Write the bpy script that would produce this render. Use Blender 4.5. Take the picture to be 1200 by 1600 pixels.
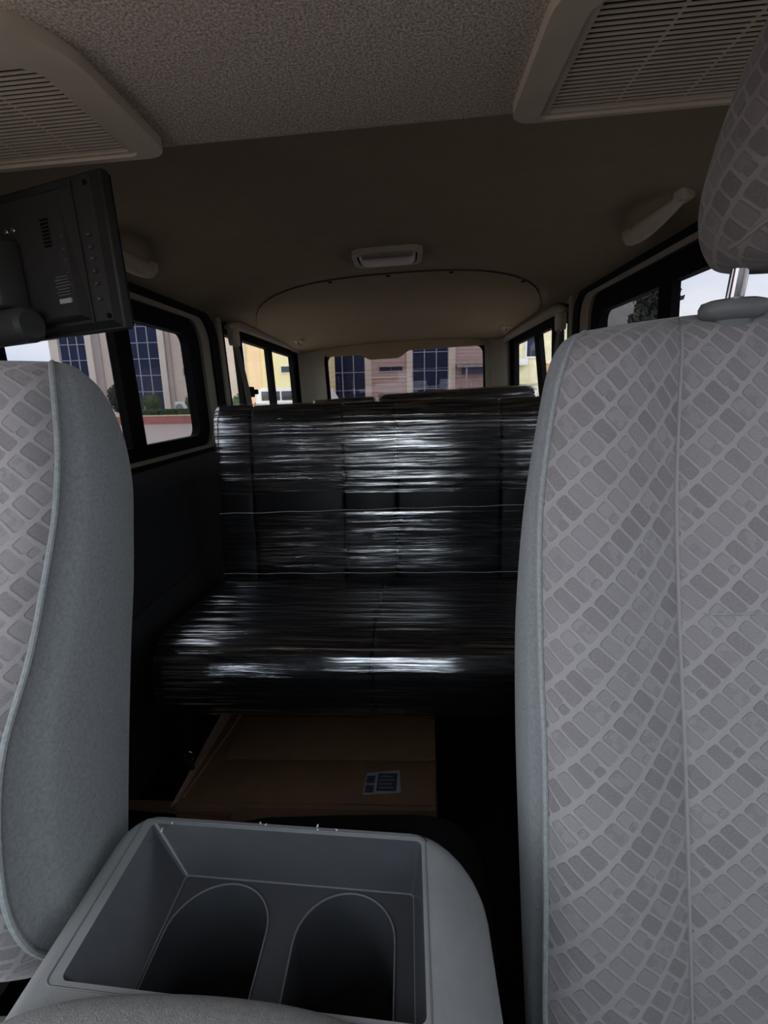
import bpy, bmesh, math, random
import numpy as np
from mathutils import Matrix, Vector, Euler

for o in list(bpy.data.objects):
    bpy.data.objects.remove(o, do_unlink=True)
SC = bpy.context.scene
COL = SC.collection
R = math.radians
random.seed(7)

# ------------------------------------------------------------------ camera
cam_d = bpy.data.cameras.new('camera')
cam_d.sensor_fit = 'HORIZONTAL'
cam_d.sensor_width = 36.0
cam_d.lens = 24.0
cam_d.clip_start = 0.01
cam_d.clip_end = 500
cam = bpy.data.objects.new('camera', cam_d)
COL.objects.link(cam)
SC.camera = cam


def cam_matrix():
    """van axes: x to the right, y towards the tail, z up; the lens looks rearwards, 13 deg down, 3 deg rolled"""
    d = np.array([36.0, 184.0, 800.0])
    d /= np.linalg.norm(d)
    rl = R(3.0)
    z = np.array([-math.sin(rl), math.cos(rl), 0.0])
    z -= d * z.dot(d)
    z /= np.linalg.norm(z)
    yc = np.array([d[0], d[1], -d[2]])
    zc = np.array([z[0], z[1], -z[2]])
    xc = np.cross(yc, zc)
    m = Matrix.Identity(4)
    for i, a in enumerate((xc, yc, zc)):
        for j in range(3):
            m[i][j] = a[j]
    m[2][3] = 1.0
    return m


cam.matrix_world = cam_matrix()

# ------------------------------------------------------------------ sky and exposure
SC.view_settings.view_transform = 'Standard'
SC.view_settings.look = 'None'
SC.view_settings.gamma = 1.0
SC.view_settings.use_curve_mapping = False
SC.view_settings.exposure = 1.6
SC.cycles.max_bounces = 12
SC.cycles.diffuse_bounces = 6
SC.cycles.glossy_bounces = 4
SC.cycles.transparent_max_bounces = 24
SC.cycles.caustics_reflective = False
SC.cycles.use_denoising = True

W = bpy.data.worlds.new('sky')
SC.world = W
W.use_nodes = True
nt = W.node_tree
for n in list(nt.nodes):
    nt.nodes.remove(n)
wo = nt.nodes.new('ShaderNodeOutputWorld')
bg = nt.nodes.new('ShaderNodeBackground')
tc = nt.nodes.new('ShaderNodeTexCoord')
mp = nt.nodes.new('ShaderNodeMapping')
mp.inputs['Scale'].default_value = (1, 1, 2.6)
nz = nt.nodes.new('ShaderNodeTexNoise')
nz.inputs['Scale'].default_value = 2.2
nz.inputs['Detail'].default_value = 7
nz.inputs['Roughness'].default_value = 0.6
rp = nt.nodes.new('ShaderNodeValToRGB')
rp.color_ramp.elements[0].position = 0.38
rp.color_ramp.elements[0].color = (0.66, 0.74, 0.88, 1)
rp.color_ramp.elements[1].position = 0.64
rp.color_ramp.elements[1].color = (0.95, 0.96, 0.98, 1)
nt.links.new(tc.outputs['Generated'], mp.inputs['Vector'])
nt.links.new(mp.outputs[0], nz.inputs['Vector'])
nt.links.new(nz.outputs['Fac'], rp.inputs[0])
nt.links.new(rp.outputs[0], bg.inputs['Color'])
bg.inputs['Strength'].default_value = 1.0
nt.links.new(bg.outputs[0], wo.inputs['Surface'])

# ------------------------------------------------------------------ helpers: objects
OFF = {}


def tag(o, label=None, cat=None, group=None, kind=None):
    if label: o['label'] = label
    if cat: o['category'] = cat
    if group: o['group'] = group
    if kind: o['kind'] = kind
    return o


def thing(name, label, cat, loc=(0, 0, 0), group=None, kind=None):
    o = bpy.data.objects.new(name, None)
    o.empty_display_size = 0.05
    COL.objects.link(o)
    o.location = loc
    OFF[o.name] = Vector((loc[0], loc[1], max(loc[2], 0) if loc[2] > -.1 else loc[2]))
    return tag(o, label, cat, group, kind)


class MB:
    """collects shapes in van coordinates, links them as one mesh object"""

    def __init__(s):
        s.v, s.f, s.uv = [], [], []

    def _add(s, vs, fs, uvs=None):
        b = len(s.v)
        s.v.extend([tuple(p) for p in vs])
        for k, f in enumerate(fs):
            s.f.append(tuple(b + i for i in f))
            s.uv.append(uvs[k] if uvs else None)
        return s

    def bm(s, b, mat=None):
        b.verts.ensure_lookup_table()
        b.verts.index_update()
        vs = [(mat @ v.co) if mat else v.co.copy() for v in b.verts]
        fs = [[v.index for v in f.verts] for f in b.faces]
        b.free()
        return s._add(vs, fs)

    def box(s, x0, x1, y0, y1, z0, z1, r=0.0, seg=2, mat=None):
        b = bmesh.new()
        bmesh.ops.create_cube(b, size=1)
        c = Vector(((x0 + x1) / 2, (y0 + y1) / 2, (z0 + z1) / 2))
        sz = (abs(x1 - x0), abs(y1 - y0), abs(z1 - z0))
        for v in b.verts:
            v.co = Vector((v.co.x * sz[0], v.co.y * sz[1], v.co.z * sz[2])) + c
        if r > 0:
            bmesh.ops.bevel(b, geom=list(b.edges), offset=min(r, min(sz) * 0.49), segments=seg, profile=0.5, affect='EDGES')
        return s.bm(b, mat)

    def grid(s, rows, close_u=False, close_v=False, flip=False, uv=True):
        nr, nc = len(rows), len(rows[0])
        vs = [p for r in rows for p in r]
        U = V = None
        if uv:
            mr = rows[nr // 2]
            U = [0.0]
            for i in range(1, nc): U.append(U[-1] + (Vector(mr[i]) - Vector(mr[i - 1])).length)
            mc = nc // 2
            V = [0.0]
            for j in range(1, nr): V.append(V[-1] + (Vector(rows[j][mc]) - Vector(rows[j - 1][mc])).length)
        fs, us = [], []
        for j in range(nr if close_v else nr - 1):
            for i in range(nc if close_u else nc - 1):
                j2, i2 = (j + 1) % nr, (i + 1) % nc
                q = [(j, i), (j, i2), (j2, i2), (j2, i)]
                if flip: q.reverse()
                fs.append([a * nc + b for a, b in q])
                if uv: us.append([(U[b], V[a]) for a, b in q])
        return s._add(vs, fs, us if uv else None)

    def tube(s, pts, r, n=8, close=False, cap=True, squash=None):
        pts = [Vector(p) for p in pts]
        m = len(pts)
        rows = []
        up = None
        for k, p in enumerate(pts):
            a = pts[(k - 1) % m] if (close or k > 0) else p
            b = pts[(k + 1) % m] if (close or k < m - 1) else p
            t = (b - a).normalized()
            if up is None:
                up = Vector((0, 0, 1)) if abs(t.z) < 0.9 else Vector((0, 1, 0))
            side = t.cross(up).normalized()
            up = side.cross(t).normalized()
            rr = r[k] if isinstance(r, (list, tuple)) else r
            sq = squash or (1, 1)
            rows.append([p + side * math.cos(2 * math.pi * i / n) * rr * sq[0] + up * math.sin(2 * math.pi * i / n) * rr * sq[1] for i in range(n)])
        s.grid(rows, close_u=True, close_v=close, uv=False)
        if cap and not close:
            b = len(s.v) - m * n
            s.f.append(tuple(b + i for i in range(n))[::-1]); s.uv.append(None)
            s.f.append(tuple(b + (m - 1) * n + i for i in range(n))); s.uv.append(None)
        return s

    def cyl(s, c, axis, r, h, n=24, r2=None, bev=0.0):
        c = Vector(c)
        ax = Vector(axis).normalized()
        r2 = r if r2 is None else r2
        if bev:
            pts = [c, c + ax * 1e-5, c + ax * bev, c + ax * (h - bev), c + ax * (h - 1e-5), c + ax * h]
            return s.tube(pts, [r * .001, r - bev, r, r2, r2 - bev, r2 * .001], n=n)
        return s.tube([c, c + ax * h], [r, r2], n=n)

    def prism(s, loop_a, loop_b, cap=True):
        n = len(loop_a)
        vs = list(loop_a) + list(loop_b)
        fs = [(i, (i + 1) % n, n + (i + 1) % n, n + i) for i in range(n)]
        if cap:
            fs.append(tuple(range(n))[::-1])
            fs.append(tuple(range(n, 2 * n)))
        return s._add(vs, fs)

    def ring(s, outer, inner, to3):
        """closed frame between two loops of equal count, to3(p, k): 2d -> 3d, k=0 front, 1 back"""
        n = len(outer)
        vs = [to3(p, 0) for p in outer] + [to3(p, 0) for p in inner] + [to3(p, 1) for p in outer] + [to3(p, 1) for p in inner]
        fs = []
        for i in range(n):
            j = (i + 1) % n
            fs += [(i, j, n + j, n + i), (2 * n + j, 2 * n + i, 3 * n + i, 3 * n + j), (i, 2 * n + i, 2 * n + j, j), (n + j, 3 * n + j, 3 * n + i, n + i)]
        return s._add(vs, fs)

    def build(s, name, m, parent=None, smooth=40, off=None, kind=None, label=None, mods=None):
        root = parent
        if off is None:
            off = OFF.get(parent.name, Vector((0, 0, 0))) if parent else Vector((0, 0, 0))
        off = Vector(off)
        me = bpy.data.meshes.new(name)
        me.from_pydata([tuple(Vector(p) - off) for p in s.v], [], s.f)
        if any(u is not None for u in s.uv):
            lay = me.uv_layers.new(name='UVMap')
            k = 0
            for fi, f in enumerate(s.f):
                for c in range(len(f)):
                    if s.uv[fi] is not None: lay.data[k].uv = s.uv[fi][c]
                    k += 1
        b = bmesh.new()
        b.from_mesh(me)
        bmesh.ops.recalc_face_normals(b, faces=b.faces)
        b.to_mesh(me)
        b.free()
        if m: me.materials.append(m)
        if smooth:
            for p in me.polygons: p.use_smooth = True
            me.set_sharp_from_angle(angle=R(smooth))
        o = bpy.data.objects.new(name, me)
        COL.objects.link(o)
        if parent:
            o.parent = parent
            OFF[o.name] = off
        else:
            o.location = off
            OFF[o.name] = off
        if kind: o['kind'] = kind
        if label: o['label'] = label
        return o


def rrect(a0, a1, b0, b1, r, n=6):
    """rounded rectangle loop, 4*(n+1) points, counter-clockwise; r scalar or 4 radii (a1b0, a1b1, a0b1, a0b0)"""
    if not isinstance(r, (list, tuple)): r = [r] * 4
    out = []
    for k, (ca, cb, sa, sb) in enumerate(((a1, b0, -1, 1), (a1, b1, -1, -1), (a0, b1, 1, -1), (a0, b0, 1, 1))):
        rr = max(r[k], 1e-4)
        cx, cy = ca + sa * rr, cb + sb * rr
        st = -90 + 90 * k
        for i in range(n + 1):
            t = R(st + 90 * i / n)
            out.append((cx + rr * math.cos(t), cy + rr * math.sin(t)))
    return out


def catmull(P, n):
    """n samples through control rows P (array m x d)"""
    P = np.array(P, float)
    m = len(P)
    out = []
    for k in range(n):
        t = (m - 1) * k / (n - 1)
        i = min(int(t), m - 2)
        u = t - i
        p0, p1, p2, p3 = P[max(i - 1, 0)], P[i], P[i + 1], P[min(i + 2, m - 1)]
        out.append(0.5 * ((2 * p1) + (-p0 + p2) * u + (2 * p0 - 5 * p1 + 4 * p2 - p3) * u * u + (-p0 + 3 * p1 - 3 * p2 + p3) * u ** 3))
    return np.array(out)


def copy_tree(o, parent=None):
    c = o.copy()
    COL.objects.link(c)
    c.parent = parent
    for ch in o.children:
        copy_tree(ch, c)
    return c


# ------------------------------------------------------------------ helpers: materials
MATS = {}


class NT:
    def __init__(s, name):
        s.m = bpy.data.materials.new(name)
        s.m.use_nodes = True
        s.t = s.m.node_tree
        for n in list(s.t.nodes): s.t.nodes.remove(n)
        s.out = s.t.nodes.new('ShaderNodeOutputMaterial')

    def n(s, kind, **kw):
        x = s.t.nodes.new(kind)
        for k, v in kw.items(): setattr(x, k, v)
        return x

    def put(s, sock, v):
        if hasattr(v, 'is_output') or hasattr(v, 'node'):
            s.t.links.new(v, sock)
        else:
            if sock.type == 'RGBA' and len(v) == 3: v = (*v, 1)
            sock.default_value = v

    def math(s, op, a, b=None, c=None):
        x = s.n('ShaderNodeMath', operation=op)
        for i, v in enumerate((a, b, c)):
            if v is not None: s.put(x.inputs[i], v)
        return x.outputs[0]

    def mix(s, f, a, b):
        x = s.n('ShaderNodeMix', data_type='RGBA')
        s.put(x.inputs[0], f); s.put(x.inputs[6], a); s.put(x.inputs[7], b)
        return x.outputs[2]

    def noise(s, vec, scale, detail=3, rough=.5):
        x = s.n('ShaderNodeTexNoise')
        if vec is not None: s.put(x.inputs['Vector'], vec)
        x.inputs['Scale'].default_value = scale
        x.inputs['Detail'].default_value = detail
        x.inputs['Roughness'].default_value = rough
        return x.outputs['Fac']

    def rng(s, v, a, b, c, d, clamp=True):
        x = s.n('ShaderNodeMapRange', clamp=clamp)
        s.put(x.inputs[0], v)
        for i, q in enumerate((a, b, c, d)): s.put(x.inputs[i + 1], q)
        return x.outputs[0]

    def co(s, which='Object', scale=None):
        v = s.n('ShaderNodeTexCoord').outputs[which]
        if scale:
            mp = s.n('ShaderNodeMapping')
            s.t.links.new(v, mp.inputs[0])
            mp.inputs['Scale'].default_value = scale
            v = mp.outputs[0]
        return v

    def bump(s, h, strength, dist=.002):
        x = s.n('ShaderNodeBump')
        x.inputs['Strength'].default_value = strength
        x.inputs['Distance'].default_value = dist
        s.put(x.inputs['Height'], h)
        return x.outputs[0]

    def princ(s, color, rough=.5, metal=0, spec=.5, normal=None, sheen=0):
        p = s.n('ShaderNodeBsdfPrincipled')
        s.put(p.inputs['Base Color'], color)
        s.put(p.inputs['Roughness'], rough)
        p.inputs['Metallic'].default_value = metal
        p.inputs['Specular IOR Level'].default_value = spec
        if sheen:
            p.inputs['Sheen Weight'].default_value = sheen
            p.inputs['Sheen Roughness'].default_value = .4
        if normal is not None: s.put(p.inputs['Normal'], normal)
        return p.outputs[0]

    def end(s, sh):
        s.t.links.new(sh, s.out.inputs[0])
        return s.m


def simple(name, c, rough=.6, var=.15, nscale=40, bump=.0, bscale=300, bdist=.001, metal=0, spec=.5, sheen=0, co='Object', scale=None):
    N = NT(name)
    v = N.co(co, scale)
    nz = N.noise(v, nscale, 4, .6)
    k = N.rng(nz, .3, .7, 1 - var, 1 + var)
    mul = N.n('ShaderNodeMix', data_type='RGBA', blend_type='MULTIPLY')
    mul.inputs[0].default_value = 1
    N.put(mul.inputs[6], c)
    comb = N.n('ShaderNodeCombineColor')
    for i in range(3): N.put(comb.inputs[i], k)
    N.t.links.new(comb.outputs[0], mul.inputs[7])
    nm = N.bump(N.noise(v, bscale, 2, .6), bump, bdist) if bump else None
    MATS[name] = N.end(N.princ(mul.outputs[2], rough, metal, spec, nm, sheen))
    return MATS[name]


def jacquard(name, light, dark):
    """diagonal rows of rounded cells woven into a velour ground"""
    N = NT(name)
    sep = N.n('ShaderNodeSeparateXYZ')
    N.t.links.new(N.co('UV'), sep.inputs[0])
    wob = N.noise(N.co('UV'), 25, 2)
    wv = N.math('MULTIPLY', N.math('SUBTRACT', wob, .5), .004)
    u, v = N.math('ADD', sep.outputs[0], wv), sep.outputs[1]
    th = R(46)
    a = N.math('ADD', N.math('MULTIPLY', u, math.cos(th)), N.math('MULTIPLY', v, math.sin(th)))
    b = N.math('SUBTRACT', N.math('MULTIPLY', v, math.cos(th)), N.math('MULTIPLY', u, math.sin(th)))
    P, L, pitch, wd, rad = .0295, .0235, .0148, .0118, .0028
    bp = N.math('DIVIDE', b, P)
    r = N.math('FLOOR', bp)
    bb = N.math('MULTIPLY', N.math('SUBTRACT', N.math('SUBTRACT', bp, r), .5), P)
    a2 = N.math('ADD', N.math('DIVIDE', a, pitch), N.math('MULTIPLY', r, .38))
    c = N.math('FLOOR', a2)
    aa = N.math('MULTIPLY', N.math('SUBTRACT', N.math('SUBTRACT', a2, c), .5), pitch)
    cell = N.n('ShaderNodeTexWhiteNoise', noise_dimensions='2D')
    cb = N.n('ShaderNodeCombineXYZ')
    N.put(cb.inputs[0], c); N.put(cb.inputs[1], r)
    N.t.links.new(cb.outputs[0], cell.inputs['Vector'])
    h = cell.outputs['Value']
    small = N.math('LESS_THAN', N.math('FLOORED_MODULO', N.math('ADD', c, N.math('MULTIPLY', r, 2)), 6), .5)

    def sdf(pa, pb, wh, hl, rd):
        qx = N.math('MAXIMUM', N.math('SUBTRACT', N.math('ABSOLUTE', pa), wh - rd), 0)
        qy = N.math('MAXIMUM', N.math('SUBTRACT', N.math('ABSOLUTE', pb), hl - rd), 0)
        return N.math('SUBTRACT', N.math('SQRT', N.math('ADD', N.math('MULTIPLY', qx, qx), N.math('MULTIPLY', qy, qy))), rd)
    d_full = sdf(aa, bb, wd / 2, L / 2, rad)
    d_sq = sdf(aa, N.math('ADD', bb, L * .34), wd * .36, L * .17, .0018)
    d_rest = sdf(aa, N.math('SUBTRACT', bb, L * .17), wd * .46, L * .30, .0022)
    d_split = N.math('MINIMUM', d_sq, d_rest)
    d = N.math('ADD', N.math('MULTIPLY', small, d_split), N.math('MULTIPLY', N.math('SUBTRACT', 1, small), d_full))
    mask = N.rng(d, -.0007, .0007, 1, 0)
    rim = N.rng(N.math('ABSOLUTE', d), 0, .0009, 1, 0)
    # hatching in some cells
    st = N.math('SINE', N.math('MULTIPLY', b, 2 * math.pi / .0017))
    hat = N.math('MULTIPLY', N.math('GREATER_THAN', h, .3), N.math('LESS_THAN', h, .62))
    part = N.math('GREATER_THAN', N.noise(N.co('UV'), 90, 1), .5)
    hat = N.math('MULTIPLY', N.math('MULTIPLY', hat, part), N.rng(st, -.3, .3, 0, .55))
    hat = N.math('MAXIMUM', hat, N.math('MULTIPLY', N.math('MULTIPLY', small, N.math('GREATER_THAN', bb, -L * .14)), N.rng(st, -.3, .3, 0, .5)))
    mot = N.rng(N.noise(N.co('UV'), 420, 2, .6), .3, .7, .72, 1.15)
    tone = N.math('MULTIPLY', N.math('MULTIPLY', mask, mot), N.math('SUBTRACT', N.rng(h, 0, 1, .5, 1), hat))
    fuzz = N.noise(N.co('UV'), 900, 2, .7)
    big = N.noise(N.co('UV'), 7, 3, .6)
    lt = N.mix(N.rng(big, .35, .7, 0, .6), light, tuple(x * .86 for x in light))
    col = N.mix(tone, lt, dark)
    col = N.mix(N.math('MULTIPLY', rim, .3), col, tuple(x * .75 for x in dark))
    col = N.mix(N.rng(fuzz, .3, .7, 0, .35), col, tuple(x * .7 for x in dark))
    height = N.math('ADD', N.math('SUBTRACT', 1, N.math('MULTIPLY', mask, .8)), N.math('MULTIPLY', fuzz, .35))
    nm = N.bump(height, .55, .0016)
    MATS[name] = N.end(N.princ(col, .95, 0, .15, nm, .25))
    return MATS[name]


def glass(name, tint, refl=.06):
    N = NT(name)
    tr = N.n('ShaderNodeBsdfTransparent')
    tr.inputs[0].default_value = (*tint, 1)
    gl = N.n('ShaderNodeBsdfGlossy')
    gl.inputs['Roughness'].default_value = .02
    fr = N.n('ShaderNodeLayerWeight')
    fr.inputs['Blend'].default_value = .5
    mx = N.n('ShaderNodeMixShader')
    N.put(mx.inputs[0], N.math('ADD', refl * .4, N.math('MULTIPLY', N.math('POWER', fr.outputs['Facing'], 5.0), .5)))
    N.t.links.new(tr.outputs[0], mx.inputs[1])
    N.t.links.new(gl.outputs[0], mx.inputs[2])
    MATS[name] = N.end(mx.outputs[0])
    return MATS[name]


def wrap_mat(name):
    """thin clear stretch film pulled into tight horizontal creases"""
    N = NT(name)
    wv = N.n('ShaderNodeVectorMath', operation='ADD')
    sk = N.n('ShaderNodeTexNoise')
    N.put(sk.inputs['Vector'], N.co('UV'))
    sk.inputs['Scale'].default_value = 5
    sk.inputs['Detail'].default_value = 2
    off = N.n('ShaderNodeVectorMath', operation='SCALE')
    N.t.links.new(sk.outputs['Color'], off.inputs[0])
    off.inputs['Scale'].default_value = .018
    N.t.links.new(N.co('UV'), wv.inputs[0])
    N.t.links.new(off.outputs[0], wv.inputs[1])

    def stretch(a, b):
        mp = N.n('ShaderNodeMapping')
        N.t.links.new(wv.outputs[0], mp.inputs[0])
        mp.inputs['Scale'].default_value = (a, b, 1)
        return mp.outputs[0]
    v1 = stretch(2.6, 330)
    v2 = stretch(6.5, 95)
    v3 = N.co('UV', (1.1, 28, 1))
    n1 = N.noise(v1, 1, 3, .6)
    n2 = N.noise(v2, 1, 4, .6)
    n3 = N.noise(v3, 1, 2, .5)
    h = N.math('ADD', N.math('ADD', N.math('MULTIPLY', n1, .45), N.math('MULTIPLY', n2, .8)), N.math('MULTIPLY', n3, .9))
    nm = N.bump(h, 1.0, .00085)
    tr = N.n('ShaderNodeBsdfTransparent')
    tr.inputs[0].default_value = (.93, .94, .96, 1)
    gl = N.n('ShaderNodeBsdfGlossy')
    gl.inputs['Roughness'].default_value = .07
    gl.inputs['Color'].default_value = (.95, .97, 1, 1)
    N.put(gl.inputs['Normal'], nm)
    df = N.n('ShaderNodeBsdfDiffuse')
    df.inputs[0].default_value = (.5, .52, .56, 1)
    crease = N.math('POWER', N.rng(N.math('ADD', N.math('MULTIPLY', n1, .55), N.math('MULTIPLY', n2, .45)), .455, .60, 0, 1), 1.5)
    m1 = N.n('ShaderNodeMixShader')
    N.put(m1.inputs[0], N.rng(crease, 0, 1, .02, .9))
    N.t.links.new(tr.outputs[0], m1.inputs[1])
    N.t.links.new(gl.outputs[0], m1.inputs[2])
    m2 = N.n('ShaderNodeMixShader')
    N.put(m2.inputs[0], N.rng(crease, 0, 1, .002, .02))
    N.t.links.new(m1.outputs[0], m2.inputs[1])
    N.t.links.new(df.outputs[0], m2.inputs[2])
    MATS[name] = N.end(m2.outputs[0])
    return MATS[name]


M = MATS
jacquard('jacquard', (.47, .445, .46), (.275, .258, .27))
jacquard('jacquard_shaded', (.24, .215, .205), (.13, .115, .11))  # headrest cloth: same pattern, its shade put into darker colours
simple('velour', (.36, .385, .40), .95, .16, 260, .6, 900, .0008, spec=.15, sheen=.2)
simple('speckled_headliner', (.62, .545, .45), .98, .6, 340, .6, 500, .0015, spec=.1)
simple('headliner', (.345, .29, .195), .95, .05, 12, .3, 800, .0005, spec=.15)
simple('beige_plastic', (.57, .50, .39), .6, .05, 20, .15, 600, .0004)
simple('grille_back', (.012, .010, .008), .9, .1)
simple('highlight_plastic', (.15, .155, .165), .4, .05, 25)
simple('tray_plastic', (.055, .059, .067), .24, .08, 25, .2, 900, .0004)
simple('console_plastic', (.25, .256, .262), .62, .08, 25, .35, 900, .0005)
simple('console_pad', (.27, .27, .265), .9, .15, 200, .6, 700, .001)
simple('cup_mat', (.02, .016, .013), .85, .2, 60)
simple('seal_black', (.006, .006, .007), .85, .1, 30, spec=.15)
simple('frame_black', (.004, .004, .005), .8, .1, 30, spec=.12)
simple('pillar_grey', (.33, .30, .235), .6, .05, 20, .15, 700, .0004)
simple('door_panel', (.034, .036, .040), .75, .15, 25, .4, 600, .0008)
simple('leatherette', (.010, .010, .012), .42, .15, 30, .4, 260, .0008)
simple('dark_carpet', (.010, .010, .011), .98, .4, 200, .8, 500, .002, spec=.1)
simple('cardboard', (.20, .118, .068), .9, .10, 15, .15, 300, .0005, spec=.2)
simple('cardboard_lit', (.52, .35, .26), .9, .10, 15, .15, 300, .0005, spec=.2)  # side flap: paler cardboard, the light falling on it put into the colour
simple('cardboard_edge', (.15, .08, .045), .9, .4, 220, .5, 300, .001)
simple('label_paper', (.30, .33, .39), .7, .1, 60)
simple('label_grey', (.16, .18, .22), .7, .1, 60)
simple('label_ink', (.04, .05, .075), .8, .1, 60)
simple('monitor_plastic', (.034, .032, .029), .55, .15, 60, .4, 900, .0005)
simple('monitor_mount', (.07, .074, .07), .5, .12, 40, .3, 700, .0004)
simple('button_plastic', (.05, .05, .048), .35, .1)
simple('print_white', (.55, .55, .52), .7, .1)
simple('belt_webbing', (.20, .185, .155), .9, .12, 60, .5, 900, .0005)
simple('chrome', (.85, .86, .88), .12, .02, metal=1)
simple('steel_dark', (.02, .02, .022), .5, .1, metal=.3)
simple('dash_plastic', (.10, .105, .11), .7, .08, 30, .3, 600, .0005)
simple('collar_plastic', (.16, .17, .175), .45, .06, 40, .2, 700, .0004)
simple('lens_plastic', (.33, .30, .25), .3, .04, 30)
wrap_mat('stretch_wrap')
simple('film_edge', (.55, .58, .62), .25, .3, 90)
glass('tinted_glass', (.57, .57, .58))
glass('tail_glass', (.50, .48, .485))
glass('open_glass', (.86, .86, .84))
glass('clear_glass', (.93, .95, .94))
# outdoors
simple('tan_render', (.64, .55, .48), .9, .06, .6)
simple('pink_cladding', (.56, .42, .40), .85, .07, 1.5)
simple('pale_render', (.72, .65, .58), .9, .06, .8)
simple('yellow_render', (.92, .83, .46), .9, .05, .5)
simple('peach_render', (.90, .66, .40), .9, .05, .8)
simple('stained_yellow', (.80, .76, .52), .9, .30, 1.6)
simple('curtain_glass', (.012, .020, .06), .2, .25, .7, spec=.18)
simple('mullion', (.32, .36, .45), .5, .05)
simple('white_paint', (.85, .86, .84), .35, .03, 3)
simple('white_frame', (.80, .81, .82), .6, .04)
simple('grey_pipe', (.42, .36, .34), .7, .08, 4)
simple('dark_window', (.03, .035, .045), .15, .2, 3)
simple('red_kerb', (.42, .17, .14), .85, .18, 5)
simple('kerb_cap', (.62, .47, .36), .85, .12, 4)
simple('foliage', (.045, .085, .030), .8, .5, 14)
simple('foliage_dark', (.020, .030, .020), .8, .5, 14)
simple('bark', (.08, .06, .045), .9, .3, 20)
simple('roof_grey', (.30, .29, .29), .8, .1, 5)
simple('canopy_blue', (.05, .08, .16), .4, .1, 5)
simple('tail_lamp', (.5, .03, .02), .3, .1)
simple('rust_orange', (.55, .28, .16), .8, .25, 6)
simple('tyre', (.02, .02, .02), .8, .1)


def paving():
    N = NT('paving')
    v = N.co('Object', (1, 1, 1))
    bt = N.n('ShaderNodeTexBrick')
    N.t.links.new(v, bt.inputs['Vector'])
    bt.inputs['Color1'].default_value = (.50, .40, .37, 1)
    bt.inputs['Color2'].default_value = (.40, .33, .31, 1)
    bt.inputs['Mortar'].default_value = (.30, .26, .25, 1)
    bt.inputs['Scale'].default_value = 4.0
    bt.inputs['Mortar Size'].default_value = .015
    nzz = N.noise(v, .5, 4)
    c = N.mix(N.rng(nzz, .3, .7, 0, .4), bt.outputs['Color'], (.46, .39, .37, 1))
    MATS['paving'] = N.end(N.princ(c, .9, 0, .2))


paving()

# ================================================================== THE VAN SHELL
XL, XR = -.78, .72          # inner faces of the side walls
YF, YB = -.72, 3.95         # front cowl and tail wall
HZ = 1.362                  # underside of the front header panel


def lerp(v, a, b):
    return float(np.interp(v, a, b))


def zc(x, y):
    n = min(abs((x + .03) / .75), 1.0)
    zt = lerp(y, [.78, 2.2, 3.2, 3.95], [1.472, 1.468, 1.435, 1.375])
    ze = lerp(y, [.78, 2.3, 3.95], [1.352, 1.352, 1.335])
    return ze + (zt - ze) * (1 - n ** 3.2)


def wall_boxes(mb, x0, x1, y0, y1, z0, z1, holes):
    ys = sorted({y0, y1, *[h[0] for h in holes], *[h[1] for h in holes]})
    for a, b in zip(ys[:-1], ys[1:]):
        h = [q for q in holes if q[0] <= a + 1e-6 and q[1] >= b - 1e-6]
        if h:
            mb.box(x0, x1, a, b, z0, h[0][2])
            mb.box(x0, x1, a, b, h[0][3], z1)
        else:
            mb.box(x0, x1, a, b, z0, z1)


mb = MB().box(XL - .05, XR + .05, YF, YB + .05, -.06, 0)
fl = tag(mb.build('floor', M['dark_carpet'], smooth=0), 'black carpeted van floor', 'floor', kind='structure')

holes_l = [(-.56, .46, .40, 1.31), (.985, 2.02, .86, 1.325), (2.26, 3.76, .86, 1.345)]
holes_r = [(-.36, .72, .88, 1.31), (.985, 2.16, .86, 1.325), (2.36, 3.64, .86, 1.325)]
mb = MB()
wall_boxes(mb, XL - .04, XL, YF, YB, 0, 1.40, holes_l)
tag(mb.build('wall_left', M['pillar_grey'], smooth=0), 'beige trimmed van side wall beside the sliding door window', 'wall', kind='structure')
mb = MB()
wall_boxes(mb, XR, XR + .04, YF, YB, 0, 1.40, holes_r)
tag(mb.build('wall_right', M['pillar_grey'], smooth=0), 'beige trimmed van side wall behind the front seat with headrest', 'wall', kind='structure')
# tail wall with opening for the hatch window
mb = MB()
mb.box(XL - .04, -.60, YB, YB + .04, 0, 1.42).box(.60, XR + .04, YB, YB + .04, 0, 1.42)
mb.box(-.60, .60, YB, YB + .04, 0, .86).box(-.60, .60, YB, YB + .04, 1.335, 1.42)
tag(mb.build('wall_back', M['pillar_grey'], smooth=0), 'beige tail wall around the hatch window', 'wall', kind='structure')
# nose: cowl and windscreen pillars (behind the lens)
mb = MB()
mb.box(XL - .04, XR + .04, YF - .04, YF, 0, .86)
for xx in (XL - .04, XR - .03):
    mb.tube([(xx + .035, YF, .84), (xx + .035, -.14, 1.385)], .035, 10)
tag(mb.build('wall_front', M['dash_plastic']), 'dark nose wall under the windscreen', 'wall', kind='structure')
# ceiling
NX, NY = 40, 50
rows = [[(XL - .03 + (XR - XL + .06) * i / NX, yy, zc(XL - .03 + (XR - XL + .06) * i / NX, yy)) for i in range(NX + 1)]
        for yy in [.80 + (YB + .02 - .80) * j / NY for j in range(NY + 1)]]
ceil = tag(MB().grid(rows, uv=False).build('ceiling', M['headliner']), 'smooth dark beige van headliner arching over the rear rows', 'ceiling', kind='structure')


# rear ceiling panel lapped over the main headliner, its front edge bowed
def arc_y(x):
    n = abs((x + .03) / .70)
    return 2.17 + .12 * n ** 2 + .42 * n ** 9


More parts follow.
